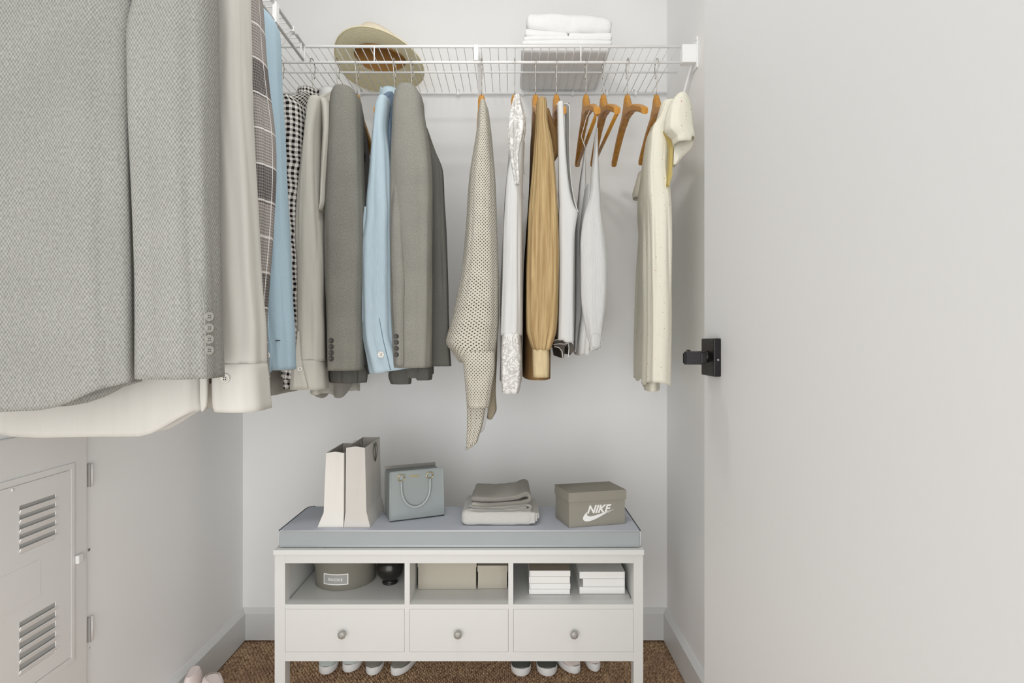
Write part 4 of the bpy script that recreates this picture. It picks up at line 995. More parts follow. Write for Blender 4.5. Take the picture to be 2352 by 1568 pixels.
# bottom folded sheet (two layers), then two thin folds, a split fold, a puffy top one
tag(slab('folded_sheet', X(1197, Yl), X(1402, Yl), Yl + .002, 1.985, zs, zl(103), linen_w, r=0.012, nz_=0.0015, seed=1), 'white folded sheet at the bottom of the bedding stack, resting on the wires', 'bedding', LG)
tag(slab('folded_sheet', X(1199, Yl), X(1407, Yl), Yl, 1.98, zl(103), zl(92), linen_w, r=0.006, nz_=0.0012, seed=2, top_fn=lambda t: 0.004 * math.sin(t * 3)), 'thin white folded sheet, second from the bottom of the bedding stack', 'bedding', LG)
tag(slab('folded_sheet', X(1203, Yl), X(1405, Yl), Yl - 0.001, 1.975, zl(92), zl(83), linen_w, r=0.007, nz_=0.002, seed=3, top_fn=lambda t: 0.008 * (1 - t) * math.sin(min(1, t * 3) * 1.5)), 'white folded sheet in the middle of the bedding stack', 'bedding', LG)
tag(slab('folded_pillowcase', X(1206, Yl), X(1305, Yl), Yl, 1.97, zl(86), zl(72), linen_w, r=0.007, nz_=0.0015, seed=4, top_fn=lambda t: 0.012 * (1 - t) ** 1.5, bot_fn=lambda t: 0.008 * (1 - t)), 'small white folded pillowcase under the top, at the left half', 'bedding', LG)
tag(slab('folded_pillowcase', X(1307, Yl), X(1407, Yl), Yl + .003, 1.97, zl(86), zl(73), linen_w, r=0.005, nz_=0.0015, seed=5), 'small white folded pillowcase under the top, at the right half', 'bedding', LG)
tag(slab('folded_duvet_cover', X(1210, Yl), X(1407, Yl), Yl - 0.004, 1.965, zl(73), zl(42), linen_w, r=0.016, nz_=0.004, seed=6,
         top_fn=lambda t: 0.018 * (1 - t) ** 0.8 + 0.006 * math.sin(t * 3.1), bot_fn=lambda t: 0.012 * max(0, 1 - t * 2.2)), 'puffy white duvet cover on top of the bedding stack', 'bedding', LG)

# ---------------------------------------------------------------- bench
Yf = 1.486; YbB = 1.80
bn = thing('storage_bench', 'white wooden storage bench with three cubbies and three drawers', 'bench', (X(1054, Yf), 1.64, 0))
def bx_(name, l, r, t, b_, y0, y1, parent=bn, mat=white_wood, bev=0.0012):
    return box(name, X(l, Yf), X(r, Yf), y0, y1, Z(b_, Yf), Z(t, Yf), mat, parent, bev)
box('top', X(627, 1.474), X(1480, 1.474), 1.474, YbB + 0.01, Z(1275, 1.474), Z(1263, 1.474), white_wood, bn, 0.002)
ztop = Z(1274.8, 1.474)
for (l, r) in ((630.5, 654.5), (1455.5, 1477.5)):
    box('post', X(l, Yf), X(r, Yf), Yf, Yf + 0.034, 0, ztop, white_wood, bn, 0.0012)
    box('rear_post', X(l, Yf), X(r, Yf), YbB - 0.034, YbB, Z(1518.5, Yf), ztop, white_wood, bn, 0.0012)
zs_ = Z(1388, Yf)          # cubby floor
zap = Z(1293.5, Yf)
xi0, xi1 = X(654.5, Yf), X(1455.5, Yf)
box('apron', xi0, xi1, Yf + 0.0008, Yf + 0.018, zap, ztop, white_wood, bn, 0.0006)
zrt, zrb = Z(1497.5, Yf), Z(1518.5, Yf)
for xa, xb in ((X(631.5, Yf), X(652, Yf)), (X(1458, Yf), X(1476.5, Yf))):
    box('side_panel', xa, xb, Yf + 0.034, YbB - 0.034, zrb, ztop, white_wood, bn, 0.0)
box('cubby_floor', xi0, xi1, Yf + 0.001, YbB - 0.005, Z(1399, Yf), zs_, white_wood, bn, 0.0006)
box('bottom_rail', xi0, xi1, Yf + 0.0008, Yf + 0.018, zrb, zrt, white_wood, bn, 0.0006)
box('base_panel', xi0, xi1, Yf + 0.018, YbB - 0.005, zrt - 0.012, zrt - 0.002, white_wood, bn, 0)
box('back_panel', xi0, xi1, YbB - 0.005, YbB, zrt - 0.012, ztop, white_wood, bn, 0)
for l, r in ((929, 941), (1167.5, 1179)):
    box('divider', X(l, Yf), X(r, Yf), Yf + 0.0008, YbB - 0.006, zrt, zap + 0.0, white_wood, bn, 0.0005)
for l, r, k in ((655.3, 928.2, 788.5), (941.8, 1166.7, 1052.5), (1179.8, 1454.7, 1317.5)):
    dr = box('drawer', X(l, Yf) - 0.0004, X(r, Yf) + 0.0004, Yf + 0.0009, Yf + 0.20, zrt + 0.0008, Z(1399.2, Yf), white_wood, bn, 0.0002)
    c = P(k, 1452, Yf - 0.02)
    n_ = 8
    prof = [(0.0048, 0.0), (0.0042, 0.006), (0.0070, 0.009), (0.0104, 0.013), (0.0108, 0.0165), (0.0088, 0.0200), (0.0045, 0.0222), (0.0001, 0.0226)]
    lathe('knob', prof, (X(k, Yf), Yf + 0.0006, Z(1451.5, Yf)), pewter, dr, 9, smooth=False, axis='Y')
ZTOP = Z(1263, 1.474)

# cushion
cu = thing('bench_cushion', 'blue grey piped box cushion on top of the white bench', 'cushion', (X(1054, 1.49), 1.6, ZTOP))
xc0, xc1 = X(640, 1.492), X(1471.5, 1.492); yc0, yc1 = 1.492, 1.712; zc0, zc1 = ZTOP + 0.001, Z(1217.5, 1.492)
bm = box_bm(xc0, xc1, yc0, yc1, zc0, zc1, 0.005, 3)
bm.faces.ensure_lookup_table()
uv = [(v.co.x, v.co.y + v.co.z) for v in bm.verts]
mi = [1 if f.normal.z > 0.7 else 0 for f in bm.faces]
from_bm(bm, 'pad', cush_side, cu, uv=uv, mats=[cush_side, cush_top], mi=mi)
def ringp(z, o_):
    pts = []
    r_ = 0.008
    for cx_, cy_, a0 in ((xc1 - r_, yc0 + r_, -90), (xc1 - r_, yc1 - r_, 0), (xc0 + r_, yc1 - r_, 90), (xc0 + r_, yc0 + r_, 180)):
        for i in range(5):
            a = R(a0 + 90 * i / 4); pts.append((cx_ + math.cos(a) * (r_ + o_), cy_ + math.sin(a) * (r_ + o_), z))
    return pts + [pts[0]]
rp = ringp(zc1 - 0.0012, 0.0)
tube('piping', rp[-2:] + rp[:2] if False else [(xc0 + .004, yc0 - .0004, zc1 - .0014), (xc1 - .004, yc0 - .0004, zc1 - .0014)], 0.0020, piping_m, cu, 8)
tube('piping', [(xc0 + .004, yc0 - .0004, zc0 + .0032), (xc1 - .004, yc0 - .0004, zc0 + .0032)], 0.0020, piping_m, cu, 8)
for xx, s in ((xc0 + 0.001, -1), (xc1 - 0.001, 1)):
    tube('piping', [(xx, yc0 + 0.002, zc1 - .0008), (xx, yc1 - .02, zc1 - .0008), (xx - s * 0.006, yc1 - .004, zc1 - .0008), (xx - s * 0.02, yc1, zc1 - .0008)], 0.0018, piping_d, cu, 8)
    tube('piping', [(xx, yc0 + 0.0005, zc0 + .004), (xx + s * 0.0008, yc0 + 0.0005, (zc0 + zc1) / 2), (xx, yc0 + 0.0005, zc1 - .003)], 0.0012, piping_m, cu, 6)
ZS = zc1 + 0.0006

# paper bags
def paper_bag(lab, bl, br, tl, tr_, ty, mat, depth, Yb0, lean, seed, handles):
    zt_ = Z(ty, Yb0)
    hgt = zt_ - ZS
    x0, x1 = X(bl, Yb0), X(br, Yb0); t0, t1 = X(tl, Yb0), X(tr_, Yb0)
    o = thing('paper_bag', lab, 'bag', ((x0 + x1) / 2, Yb0 + depth / 2, ZS), 'paper shopping bags on the cushion')
    Yb1 = Yb0 + depth
    kz = 0.20
    def ring(z, a, b_, g0, g1, pinch):
        return [(a, g0, z), ((a + b_) / 2, g0 + pinch, z + 0.0), (b_, g0, z), (b_, g1, z), ((a + b_) / 2, g1 - pinch, z), (a, g1, z)]
    def lerp(a, b_, t): return a + (b_ - a) * t
    def mkring(z, t, pinch, inset=0.0):
        a = lerp(x0 + (t0 - x0) * 0.72, t0, t) if t > 0 else x0
        b_ = lerp(x1 + (t1 - x1) * 0.72, t1, t) if t > 0 else x1
        a += lean * t; b_ += lean * t
        return ring(z, a + inset, b_ - inset, Yb0 + inset, Yb1 - inset, pinch)
    R0 = ring(ZS, x0, x1, Yb0, Yb1, 0)
    R1 = mkring(ZS + hgt * kz, 0.001, 0.0006)
    R2 = mkring(zt_, 1.0, 0.0035)
    R3 = [(p_[0], p_[1], p_[2] - 0.0005) for p_ in mkring(zt_, 1.0, 0.0035, 0.0012)]
    R4 = mkring(ZS + 0.004, 0.001, 0.004, 0.003)
    # drop the gusset centre slightly
    R2[1] = (R2[1][0], R2[1][1], R2[1][2] + 0.003); R3[1] = (R3[1][0], R3[1][1], R3[1][2] + 0.003)
    V = R0 + R1 + R2 + R3 + R4
    Fc = []
    for k in range(4):
        for j in range(6):
            j2 = (j + 1) % 6
            Fc.append((k * 6 + j, k * 6 + j2, (k + 1) * 6 + j2, (k + 1) * 6 + j))
    Fc.append(tuple(range(24, 30))); Fc.append(tuple(range(6))[::-1])
    mi = [0] * 12 + [0] * 6 + [1] * 6 + [1, 0]
    mk('bag_body', V, Fc, mat, o, mats=[mat, paper_in], mi=mi)
    if handles:
        # two looped strings hanging on the right face
        xr = lambda t, z: lerp(R1[2][0], R2[2][0], (z - R1[2][2]) / (zt_ - R1[2][2])) + 0.0015
        base = Vector((0, Yb0 + depth * 0.60, zt_ - 0.058))
        for s in (-1, 1):
            pts = []
            for i in range(13):
                a = i / 12
                yy = base.y + s * (0.002 + 0.022 * math.sin(a * math.pi)) if True else 0
                zz = base.z + 0.052 * (a if a < 1 else 1)
                yy = base.y + s * (0.026 * math.sin(min(1, a * 1.1) * math.pi * 0.62) * (1 - 0.55 * max(0, a - .6) / .4))
                pts.append((xr(0, zz) + 0.001, yy, zz))
            for i in range(5):
                a = i / 4
                pts.append((xr(0, base.z + .05) + 0.001, base.y + s * (0.014 - 0.012 * a), base.z + 0.052 + 0.003 * math.sin(a * math.pi) - 0.012 * a * a))
            pts.append((xr(0, base.z) + 0.001, base.y + s * 0.001, base.z + 0.002))
            tube('handle_string', pts, 0.0009, string_m, o, 6)
    else:
        tube('handle_string', [(t1 - 0.02, Yb1 - 0.01, zt_ - 0.01), (t1 - 0.012, Yb1 - 0.012, zt_ + 0.008), (t1 + 0.006, Yb1 - 0.012, zt_ + 0.009), (t1 + 0.012, Yb1 - 0.01, zt_ - 0.01)], 0.0009, paper_w, o, 6)
paper_bag('ivory paper bag, left of the two paper bags on the cushion', 729, 788.5, 749, 790, 1040, paper_w, 0.150, 1.514, 0.0, 1, False)
paper_bag('greige paper bag with looped string handles beside the handbag', 789.5, 850.5, 795, 838, 1028, paper_g, 0.170, 1.512, 0.0, 2, True)

# handbag
A = Vector((X(895, 1.558), 1.558, ZS)); B = Vector((X(1020.5, 1.618), 1.618, ZS))
ux = (B - A).normalized(); uy = Vector((-ux.y, ux.x, 0)); Lb = (B - A).length
hb = thing('handbag', 'grey blue leather handbag with curved handle and gold lettering', 'handbag', A + ux * Lb / 2 + uy * 0.03)
def HB(a, d, z): return A + ux * a + uy * d + Vector((0, 0, z))
hh = 0.136
def hex_(name, pts8, mat, parent, bev=0.0):
    bm = bmesh.new(); vs = [bm.verts.new(p_) for p_ in pts8]
    for f in ((0, 3, 2, 1), (4, 5, 6, 7), (0, 1, 5, 4), (1, 2, 6, 5), (2, 3, 7, 6), (3, 0, 4, 7)): bm.faces.new([vs[i] for i in f])
    bmesh.ops.recalc_face_normals(bm, faces=bm.faces)
    if bev: bmesh.ops.bevel(bm, geom=bm.edges[:], offset=bev, segments=3, affect='EDGES')
    return from_bm(bm, name, mat, parent)
dp = 0.086
hbb = hex_('bag_body', [HB(0.001, 0.002, 0.001), HB(Lb - .001, 0.002, 0.001), HB(Lb - .002, dp, 0.001), HB(0.002, dp, 0.001),
                  HB(0.004, 0.010, hh - 0.006), HB(Lb - 0.006, 0.010, hh - 0.006), HB(Lb - 0.008, dp - 0.010, hh - 0.006), HB(0.002, dp - 0.010, hh - 0.006)], leather, hb, 0.002)
fpn = hex_('front_panel', [HB(-0.001, -0.001, 0.0), HB(Lb + .001, -0.001, 0.0), HB(Lb + .001, 0.004, 0.0), HB(-0.001, 0.004, 0.0),
                     HB(0.001, 0.006, hh), HB(Lb - 0.003, 0.006, hh), HB(Lb - 0.003, 0.011, hh), HB(0.001, 0.011, hh)], leather, hb, 0.0015)
hex_('back_panel', [HB(-0.001, dp - .002, 0.0), HB(Lb + .001, dp - .002, 0.0), HB(Lb + .001, dp + 0.002, 0.0), HB(-0.001, dp + .002, 0.0),
                    HB(0.0, dp - 0.012, hh + 0.002), HB(Lb - 0.006, dp - .012, hh + 0.002), HB(Lb - 0.006, dp - .008, hh + 0.002), HB(0.0, dp - .008, hh + 0.002)], leather_d, hb, 0.001)
tube('piping', [HB(0.0015, -0.0005, 0.002), HB(0.003, 0.0055, hh - 0.001)], 0.0016, leather_l, fpn, 8)
tube('piping', [HB(Lb - 0.0005, -0.0005, 0.002), HB(Lb - 0.004, 0.0055, hh - 0.001)], 0.0012, leather_l, fpn, 8)
tube('bottom_edge', [HB(0.001, -0.001, 0.0015), HB(Lb - .001, -0.001, 0.0015)], 0.0014, plain('dark_edge_paint', (70, 74, 76), 0.6), fpn, 8)
def fz(z): return -0.001 + 0.007 * z / hh     # face slant
h1, h2 = 0.0325, 0.1135
zr = hh - 0.027
hp = []
for i in range(25):
    a = math.pi * i / 24
    cxh = (h1 + h2) / 2
    xx = cxh - math.cos(a) * (h2 - h1) / 2 * (1.0)
    zz = zr - 0.012 - (math.sin(a) ** 0.8) * 0.062
    hp.append(HB(xx, fz(zz) - 0.0045, zz))
hp = [HB(h1, fz(zr) - 0.004, zr + 0.001)] + hp + [HB(h2, fz(zr) - 0.004, zr + 0.001)]
tube('handle', hp, 0.0038, leather_l, hb, 10, flat=0.8)
for xx in (h1, h2):
    pts = []
    for i in range(21):
        a = 2 * math.pi * i / 20
        ca, sa = math.cos(a), math.sin(a)
        pts.append(HB(xx + math.copysign(abs(ca) ** 0.7, ca) * 0.0085, fz(zr + .009) - 0.0030, zr + 0.009 + math.copysign(abs(sa) ** 0.7, sa) * 0.0085))
    tube('ring', pts, 0.0012, gold, hb, 8)
    hex_('tab', [HB(xx - .006, fz(zr) - .0025, zr + .004), HB(xx + .006, fz(zr) - .0025, zr + .004), HB(xx + .006, fz(zr), zr + .004), HB(xx - .006, fz(zr), zr + .004),
                 HB(xx - .006, fz(zr) - .0012, zr + .018), HB(xx + .006, fz(zr) - .0012, zr + .018), HB(xx + .006, fz(zr) + .001, zr + .018), HB(xx - .006, fz(zr) + .001, zr + .018)], leather, hb, 0.0004)
def text_on(name, body, size, M, mat, parent, ext=0.0003, shear=0.0, offset=0.0, space=1.0):
    cv = bpy.data.curves.new(name, 'FONT'); cv.body = body; cv.size = size; cv.extrude = ext
    cv.shear = shear; cv.offset = offset; cv.align_x = 'CENTER'; cv.align_y = 'CENTER'; cv.space_character = space
    cv.resolution_u = 4
    t = bpy.data.objects.new('tmp_text', cv); C.objects.link(t)
    dg = bpy.context.evaluated_depsgraph_get()
    me = bpy.data.meshes.new_from_object(t.evaluated_get(dg)); bpy.data.objects.remove(t); bpy.data.curves.remove(cv)
    V = [M @ v.co for v in me.vertices]; Fc = [tuple(p_.vertices) for p_ in me.polygons]
    bpy.data.meshes.remove(me)
    return mk(name, V, Fc, mat, parent)
def frame(o_, ax, up):
    ax = ax.normalized(); nz__ = ax.cross(up).normalized(); up = nz__.cross(ax)
    return Matrix(((ax.x, up.x, nz__.x, o_.x), (ax.y, up.y, nz__.y, o_.y), (ax.z, up.z, nz__.z, o_.z), (0, 0, 0, 1)))
text_on('gold_lettering', 'FURIO', 0.0095, frame(HB((h1 + h2) / 2 - 0.002, fz(zr + .009) - 0.0012, zr + .010), ux, Vector((0, 0, 1))), gold, fpn, offset=0.0002)

# towels
def folded(name, line, th, y0, y1, mat, parent=None, label=None, seed=0, taper=0.0, ny=16, top_bulge=None):
    """cloth ribbon: centre line in x-z, thickness th, run from y0 to y1"""
    pts = [Vector((a, b_)) for a, b_ in line]
    # resample smooth
    dense = []
    for i in range(len(pts) - 1):
        p0 = pts[max(0, i - 1)]; p1 = pts[i]; p2 = pts[i + 1]; p3 = pts[min(len(pts) - 1, i + 2)]
        for s in range(6):
            t = s / 6
            dense.append(0.5 * ((2 * p1) + (p2 - p0) * t + (2 * p0 - 5 * p1 + 4 * p2 - p3) * t * t + (3 * p1 - p0 - 3 * p2 + p3) * t ** 3))
    dense.append(pts[-1])
    n = len(dense)
    out = []
    for sgn in (1, -1):
        rng_ = range(n) if sgn == 1 else range(n - 1, -1, -1)
        for i in rng_:
            t = (dense[min(n - 1, i + 1)] - dense[max(0, i - 1)]).normalized()
            nn = Vector((-t.y, t.x)) * sgn
            k = 1.0
            if i < 2 or i > n - 3: k = 0.7
            if i == 0 or i == n - 1: k = 0.3
            out.append(dense[i] + nn * th / 2 * k)
    m_ = len(out); V, Fc, UV = [], [], []
    cx_ = sum(p_.x for p_ in dense) / n
    for j in range(ny + 1):
        t = j / ny
        y = y0 + (y1 - y0) * t
        edge = 1 - 0.0 * t
        for i, p_ in enumerate(out):
            x = cx_ + (p_.x - cx_) * (1 - taper * t)
            nz1 = noise.noise(Vector((x * 60 + seed, y * 60, p_.y * 60))) * 0.0012
            yy = y + noise.noise(Vector((x * 30 + seed, 3, p_.y * 50))) * 0.0025
            V.append((x + nz1, yy, p_.y + nz1)); UV.append((i * 0.004, y))
    for j in range(ny):
        for i in range(m_):
            i2 = (i + 1) % m_
            Fc.append((j * m_ + i, j * m_ + i2, (j + 1) * m_ + i2, (j + 1) * m_ + i))
    # caps as strips between the two sides
    for j, flip in ((0, False), (ny, True)):
        for i in range(n - 1):
            a, b_ = j * m_ + i, j * m_ + i + 1
            c, d = j * m_ + (m_ - 2 - i), j * m_ + (m_ - 1 - i)
            Fc.append((a, d, c, b_) if not flip else (a, b_, c, d))
    return mk(name, V, Fc, mat, parent, origin=None if parent else (cx_, (y0 + y1) / 2, min(p_.y for p_ in out)), smooth=True, uv=UV)
Yt = 1.522
def tl(L): return [(X(a, Yt), Z(b_, Yt)) for a, b_ in L]
o = slab('folded_towel', X(1059, Yt), X(1226, Yt), Yt, 1.690, ZS, Z(1173, Yt), towel_b, r=0.0155, nz_=0.0012, seed=9, sc_=30)
tag(o, 'large pale grey towel folded at the bottom of the towel stack', 'towel', 'folded towels on the cushion')
for k_, (xr_, za_, zb_, ya_) in enumerate(((1230, 1203.5, 1177, 0.002), (1234.5, 1200, 1180, 0.008), (1239.5, 1196, 1182, 0.016))):
    slab('end_fold', X(1212, Yt), X(xr_, Yt), Yt + ya_, 1.684 - ya_, Z(za_, Yt), Z(zb_, Yt), towel_b, o, r=0.0035, nz_=0.0006, seed=k_, res=0.004)
o = folded('folded_towel', tl([(1077, 1163.8), (1100, 1166.5), (1140, 1166.8), (1180, 1163.5), (1204, 1160.8), (1216, 1163), (1219, 1167.5), (1212, 1172), (1190, 1172), (1140, 1174), (1100, 1173.8), (1076, 1171)]), 0.0056, Yt + 0.003, 1.685, towel_b, seed=4)
tag(o, 'thin pale towel folded in the middle of the towel stack', 'towel', 'folded towels on the cushion')
folded('inner_fold', tl([(1120, 1169.7), (1160, 1169.5), (1190, 1167), (1210, 1166.5)]), 0.0026, Yt + 0.005, 1.68, towel_b, parent=o, seed=5)
o = folded('folded_towel', tl([(1081, 1146.5), (1110, 1148.5), (1150, 1148), (1185, 1144), (1202, 1137.5), (1212, 1137), (1217, 1142), (1215, 1149), (1205, 1153.5), (1180, 1157), (1140, 1159.5), (1110, 1160), (1083, 1157)]), 0.0088, Yt + 0.002, 1.680, towel_a, seed=6, taper=0.05)
tag(o, 'thick grey towel folded on top of the towel stack', 'towel', 'folded towels on the cushion')

# shoe box
A2 = Vector((X(1307, 1.511), 1.511, ZS)); ang = math.atan2(X(1435.5, 1.545) * 0 + (1.545 - 1.511), X(1435.5, 1.545) - A2.x)
ux2 = Vector((math.cos(ang), math.sin(ang), 0)); L2 = (Vector((X(1435.5, 1.545), 1.545, ZS)) - A2).length
B2 = Vector((X(1276, 1.600), 1.600, ZS)); uy2 = (B2 - A2); W2 = uy2.length; uy2.normalize()
sb = thing('shoe_box', 'taupe cardboard shoe box with white logo on its front', 'box', A2 + ux2 * L2 / 2 + uy2 * W2 / 2)
def SB(a, d, z): return A2 + ux2 * a + uy2 * d + Vector((0, 0, z))
def obx(name, a0, a1, d0, d1, z0, z1, mat, parent, fn, bev=0.0006):
    return hex_(name, [fn(a0, d0, z0), fn(a1, d0, z0), fn(a1, d1, z0), fn(a0, d1, z0), fn(a0, d0, z1), fn(a1, d0, z1), fn(a1, d1, z1), fn(a0, d1, z1)], mat, parent, bev)
hb2 = Z(1131.5, 1.511) - ZS
bb = obx('box_base', 0, L2, 0, W2, 0, hb2 - 0.003, card, sb, SB)
obx('lid', -0.002, L2 + 0.003, -0.002, W2 + 0.002, hb2 - 0.0255, hb2, card, sb, SB)
kx_, kz_ = 1 / (4.9 * 807), 1 / (4.9 * 852)
def LOGO(x, y): return ((x - 1730) * kx_, (500 - y) * kz_ - 0.07 * (x - 1730) * kx_)
text_on('brand_lettering', 'NIKE', 0.0292, frame(SB(L2 * 0.512, -0.0004, 0.0438), ux2, Vector((0, 0, 1))), print_w, bb, shear=0.32, offset=0.0009, space=1.0)
lg = frame(SB(L2 * 0.516, -0.0004, 0.0275), ux2, Vector((0, 0, 1)))
up_ = [(1612, 452), (1602, 474), (1604, 494), (1618, 507), (1642, 510), (1680, 502), (1740, 484), (1820, 457), (1912, 425)]
lo_ = [(1612, 452), (1585, 480), (1565, 508), (1557, 535), (1566, 556), (1588, 567), (1620, 566), (1670, 552), (1730, 524), (1810, 478), (1912, 425)]
def dens(pts, n=24):
    o_ = []
    m_ = len(pts) - 1
    for q in range(n + 1):
        t = q / n * m_; i_ = min(int(t), m_ - 1); u = t - i_
        p = [Vector(pts[max(0, min(m_, i_ + k))]) for k in (-1, 0, 1, 2)]
        o_.append(0.5 * ((2 * p[1]) + (p[2] - p[0]) * u + (2 * p[0] - 5 * p[1] + 4 * p[2] - p[3]) * u * u + (3 * p[1] - p[0] - 3 * p[2] + p[3]) * u ** 3))
    return o_
A_, B_ = dens(up_), dens(lo_)
V = [lg @ Vector((*LOGO(v.x, v.y), 0.0003)) for v in A_ + B_]
nn_ = len(A_)
mk('logo_swoosh', V, [(k, nn_ + k, nn_ + k + 1, k + 1) for k in range(nn_ - 1)], print_w, bb)

# ---------------------------------------------------------------- cubby contents
ZCf = zs_ + 0.0006
# round box
rc = Vector((X(794.5, 1.652), 1.652, ZCf)); rr_ = 0.0857
rb = thing('hat_box', 'round olive grey lidded box with framed label in the left cubby', 'box', rc)
lathe('box_base', [(rr_, 0), (rr_, 0.068)], rc, card_r, rb, 64, smooth=False)
lathe('lid', [(rr_ + 0.0034, 0.056), (rr_ + 0.0034, 0.0955), (rr_ - 0.001, 0.097)], rc, card_r, rb, 64, smooth=False)
# curved label
def arc_panel(name, a0, a1, z0, z1, rad, mat, parent, n=16, t=0.0004):
    V, Fc = [], []
    for i in range(n + 1):
        a = a0 + (a1 - a0) * i / n
        for zz, r_ in ((z0, rad + t), (z1, rad + t), (z0, rad - 0.0002), (z1, rad - 0.0002)):
            V.append((rc.x + math.sin(a) * r_, rc.y - math.cos(a) * r_, rc.z + zz))
    for i in range(n):
        q = i * 4; w_ = q + 4
        Fc += [(q, w_, w_ + 1, q + 1), (q + 2, q + 3, w_ + 3, w_ + 2), (q + 1, w_ + 1, w_ + 3, q + 3), (q, q + 2, w_ + 2, w_)]
    Fc += [(0, 1, 3, 2), (n * 4, n * 4 + 2, n * 4 + 3, n * 4 + 1)]
    return mk(name, V, Fc, mat, parent)
la0, la1 = -0.47, 0.36
lf = arc_panel('label_frame', la0, la1, 0.016, 0.046, rr_ + 0.0003, print_w, rb)
arc_panel('label_plate', la0 + 0.03, la1 - 0.03, 0.0185, 0.0435, rr_ + 0.0006, label_g, lf)
amid = (la0 + la1) / 2
# lettering bent round the box
tmp = text_on('label_lettering', 'INVOKE', 0.0115, Matrix.Identity(4), print_w, lf, ext=0.0001)
for v in tmp.data.vertices:
    q = v.co + W_(lf)
    a = amid + q.x / rr_
    r_ = rr_ + 0.0014 + q.z
    w_ = Vector((rc.x + math.sin(a) * r_, rc.y - math.cos(a) * r_, rc.z + 0.0305 + q.y))
    v.co = w_ - W_(lf)
# black vase
vc = Vector((X(896, 1.622), 1.622, ZCf)); rv = 0.0392
prof = [(0.021, 0.0), (0.0225, 0.002), (0.021, 0.0055), (0.017, 0.008)]
for i in range(15):
    a = R(-60 + 138 * i / 14); prof.append((rv * math.cos(a), 0.0445 + rv * math.sin(a)))
prof += [(0.007, 0.085), (0.0075, 0.090), (0.0055, 0.090), (0.0055, 0.08)]
va = lathe('vase', prof, vc, glaze, None, 48, origin=vc)
tag(va, 'glossy black globe vase beside the round box in the left cubby', 'vase')
# two card boxes
def lidbox(lab, l, r, bottom, lid_y, Yn, depth, gap):
    a, b_ = X(l, Yn), X(r, Yn)
    o = thing('storage_box', lab, 'box', ((a + b_) / 2, Yn + depth / 2, ZCf), 'sand boxes in the middle cubby')
    zl_ = Z(lid_y, Yn)
    top_ = min(zl_ + 0.03, zap - 0.003) if gap is None else Z(gap, Yn)
    box('box_base', a + .0015, b_ - .0015, Yn + .001, Yn + depth - .001, ZCf, top_ - .002, card_b, o, 0.0006)
    box('lid', a, b_, Yn - .0005, Yn + depth, zl_, top_, card_b, o, 0.0008)
lidbox('wide sand coloured lidded box in the middle cubby', 959, 1094.5, 1352, 1302.5, 1.577, 0.12, None)
lidbox('small sand coloured lidded box at right of the middle cubby', 1096.5, 1166, 1351, 1312.5, 1.579, 0.09, 1298.5)
# books
def book(lab, l, r, t, b_, Yn, depth, grp, cover, spine_left=True, tcov=None, zb0=None, z1=None):
    a, c = X(l, Yn), X(r, Yn)
    o = thing('book', lab, 'book', ((a + c) / 2, Yn + depth / 2, zb0), grp)
    th = 0.0014
    box('cover', a, c, Yn, Yn + depth, z1 - th, z1, tcov or cover, o, 0.0004)
    box('cover', a, c, Yn, Yn + depth, zb0, zb0 + th, cover, o, 0.0004)
    # spine facing the viewer, hinge edge rounded
    box('spine', a, c, Yn - 0.0015, Yn + 0.0015, zb0 + 0.0002, z1 - 0.0002, cover, o, 0.0009, 3)
    box('pages', a + 0.003, c - 0.003, Yn + 0.0015, Yn + depth - 0.004, zb0 + th, z1 - th, book_p, o, 0)
    ex = a + 0.0035 if spine_left else c - 0.0035
    tube('joint', [(ex, Yn - 0.0016, zb0 + 0.0015), (ex, Yn - 0.0016, z1 - 0.0015)], 0.0007, cover, o, 6)
    return o
zz = ZCf
names1 = ['bottom', 'second from bottom', 'second from top', 'top']
ed = [1366, 1353.5, 1340.5, 1325, 1311]
Ys = 1.545
z0b = Z(1366, Ys)
zlist = [ZCf + (Z(e, Ys) - z0b) * 1.0 for e in ed]
for i in range(4):
    off = (0, 1.0, 0, 1.5)[i]
    bk = book(('white book with taupe printed cover on top of the left book pile' if i == 3 else 'white book, %s of the left book pile' % names1[i]),
         1216 - (i % 2 == 0) * 0.8, 1309 + (i % 2), 0, 0, Ys, 0.135, 'books in the right cubby', book_w, True, book_t if i == 3 else None, zlist[i] + 0.0003, zlist[i + 1] - 0.0003)
    if i == 3:
        M = Matrix.Translation((X(1263, Ys), Ys + 0.026, zlist[4] - 0.0001))
        text_on('cover_ornament', '~~~~~~', 0.022, M, card_b, bk, ext=0.00005, offset=0.0006)
ed2 = [1363, 1346.5, 1328, 1311.5]
Ys2 = 1.548
z0b = Z(1363, Ys2); zlist = [ZCf + (Z(e, Ys2) - z0b) for e in ed2]
for i in range(3):
    book('white book, %s of the right book pile' % ('bottom', 'pushed in at the middle', 'top')[i], (1331, 1339, 1331)[i], 1435, 0, 0, Ys2, 0.14,
         'books in the right cubby', book_w, False, None, zlist[i] + 0.0003, zlist[i + 1] - 0.0003)
    if i == 1:
        pass

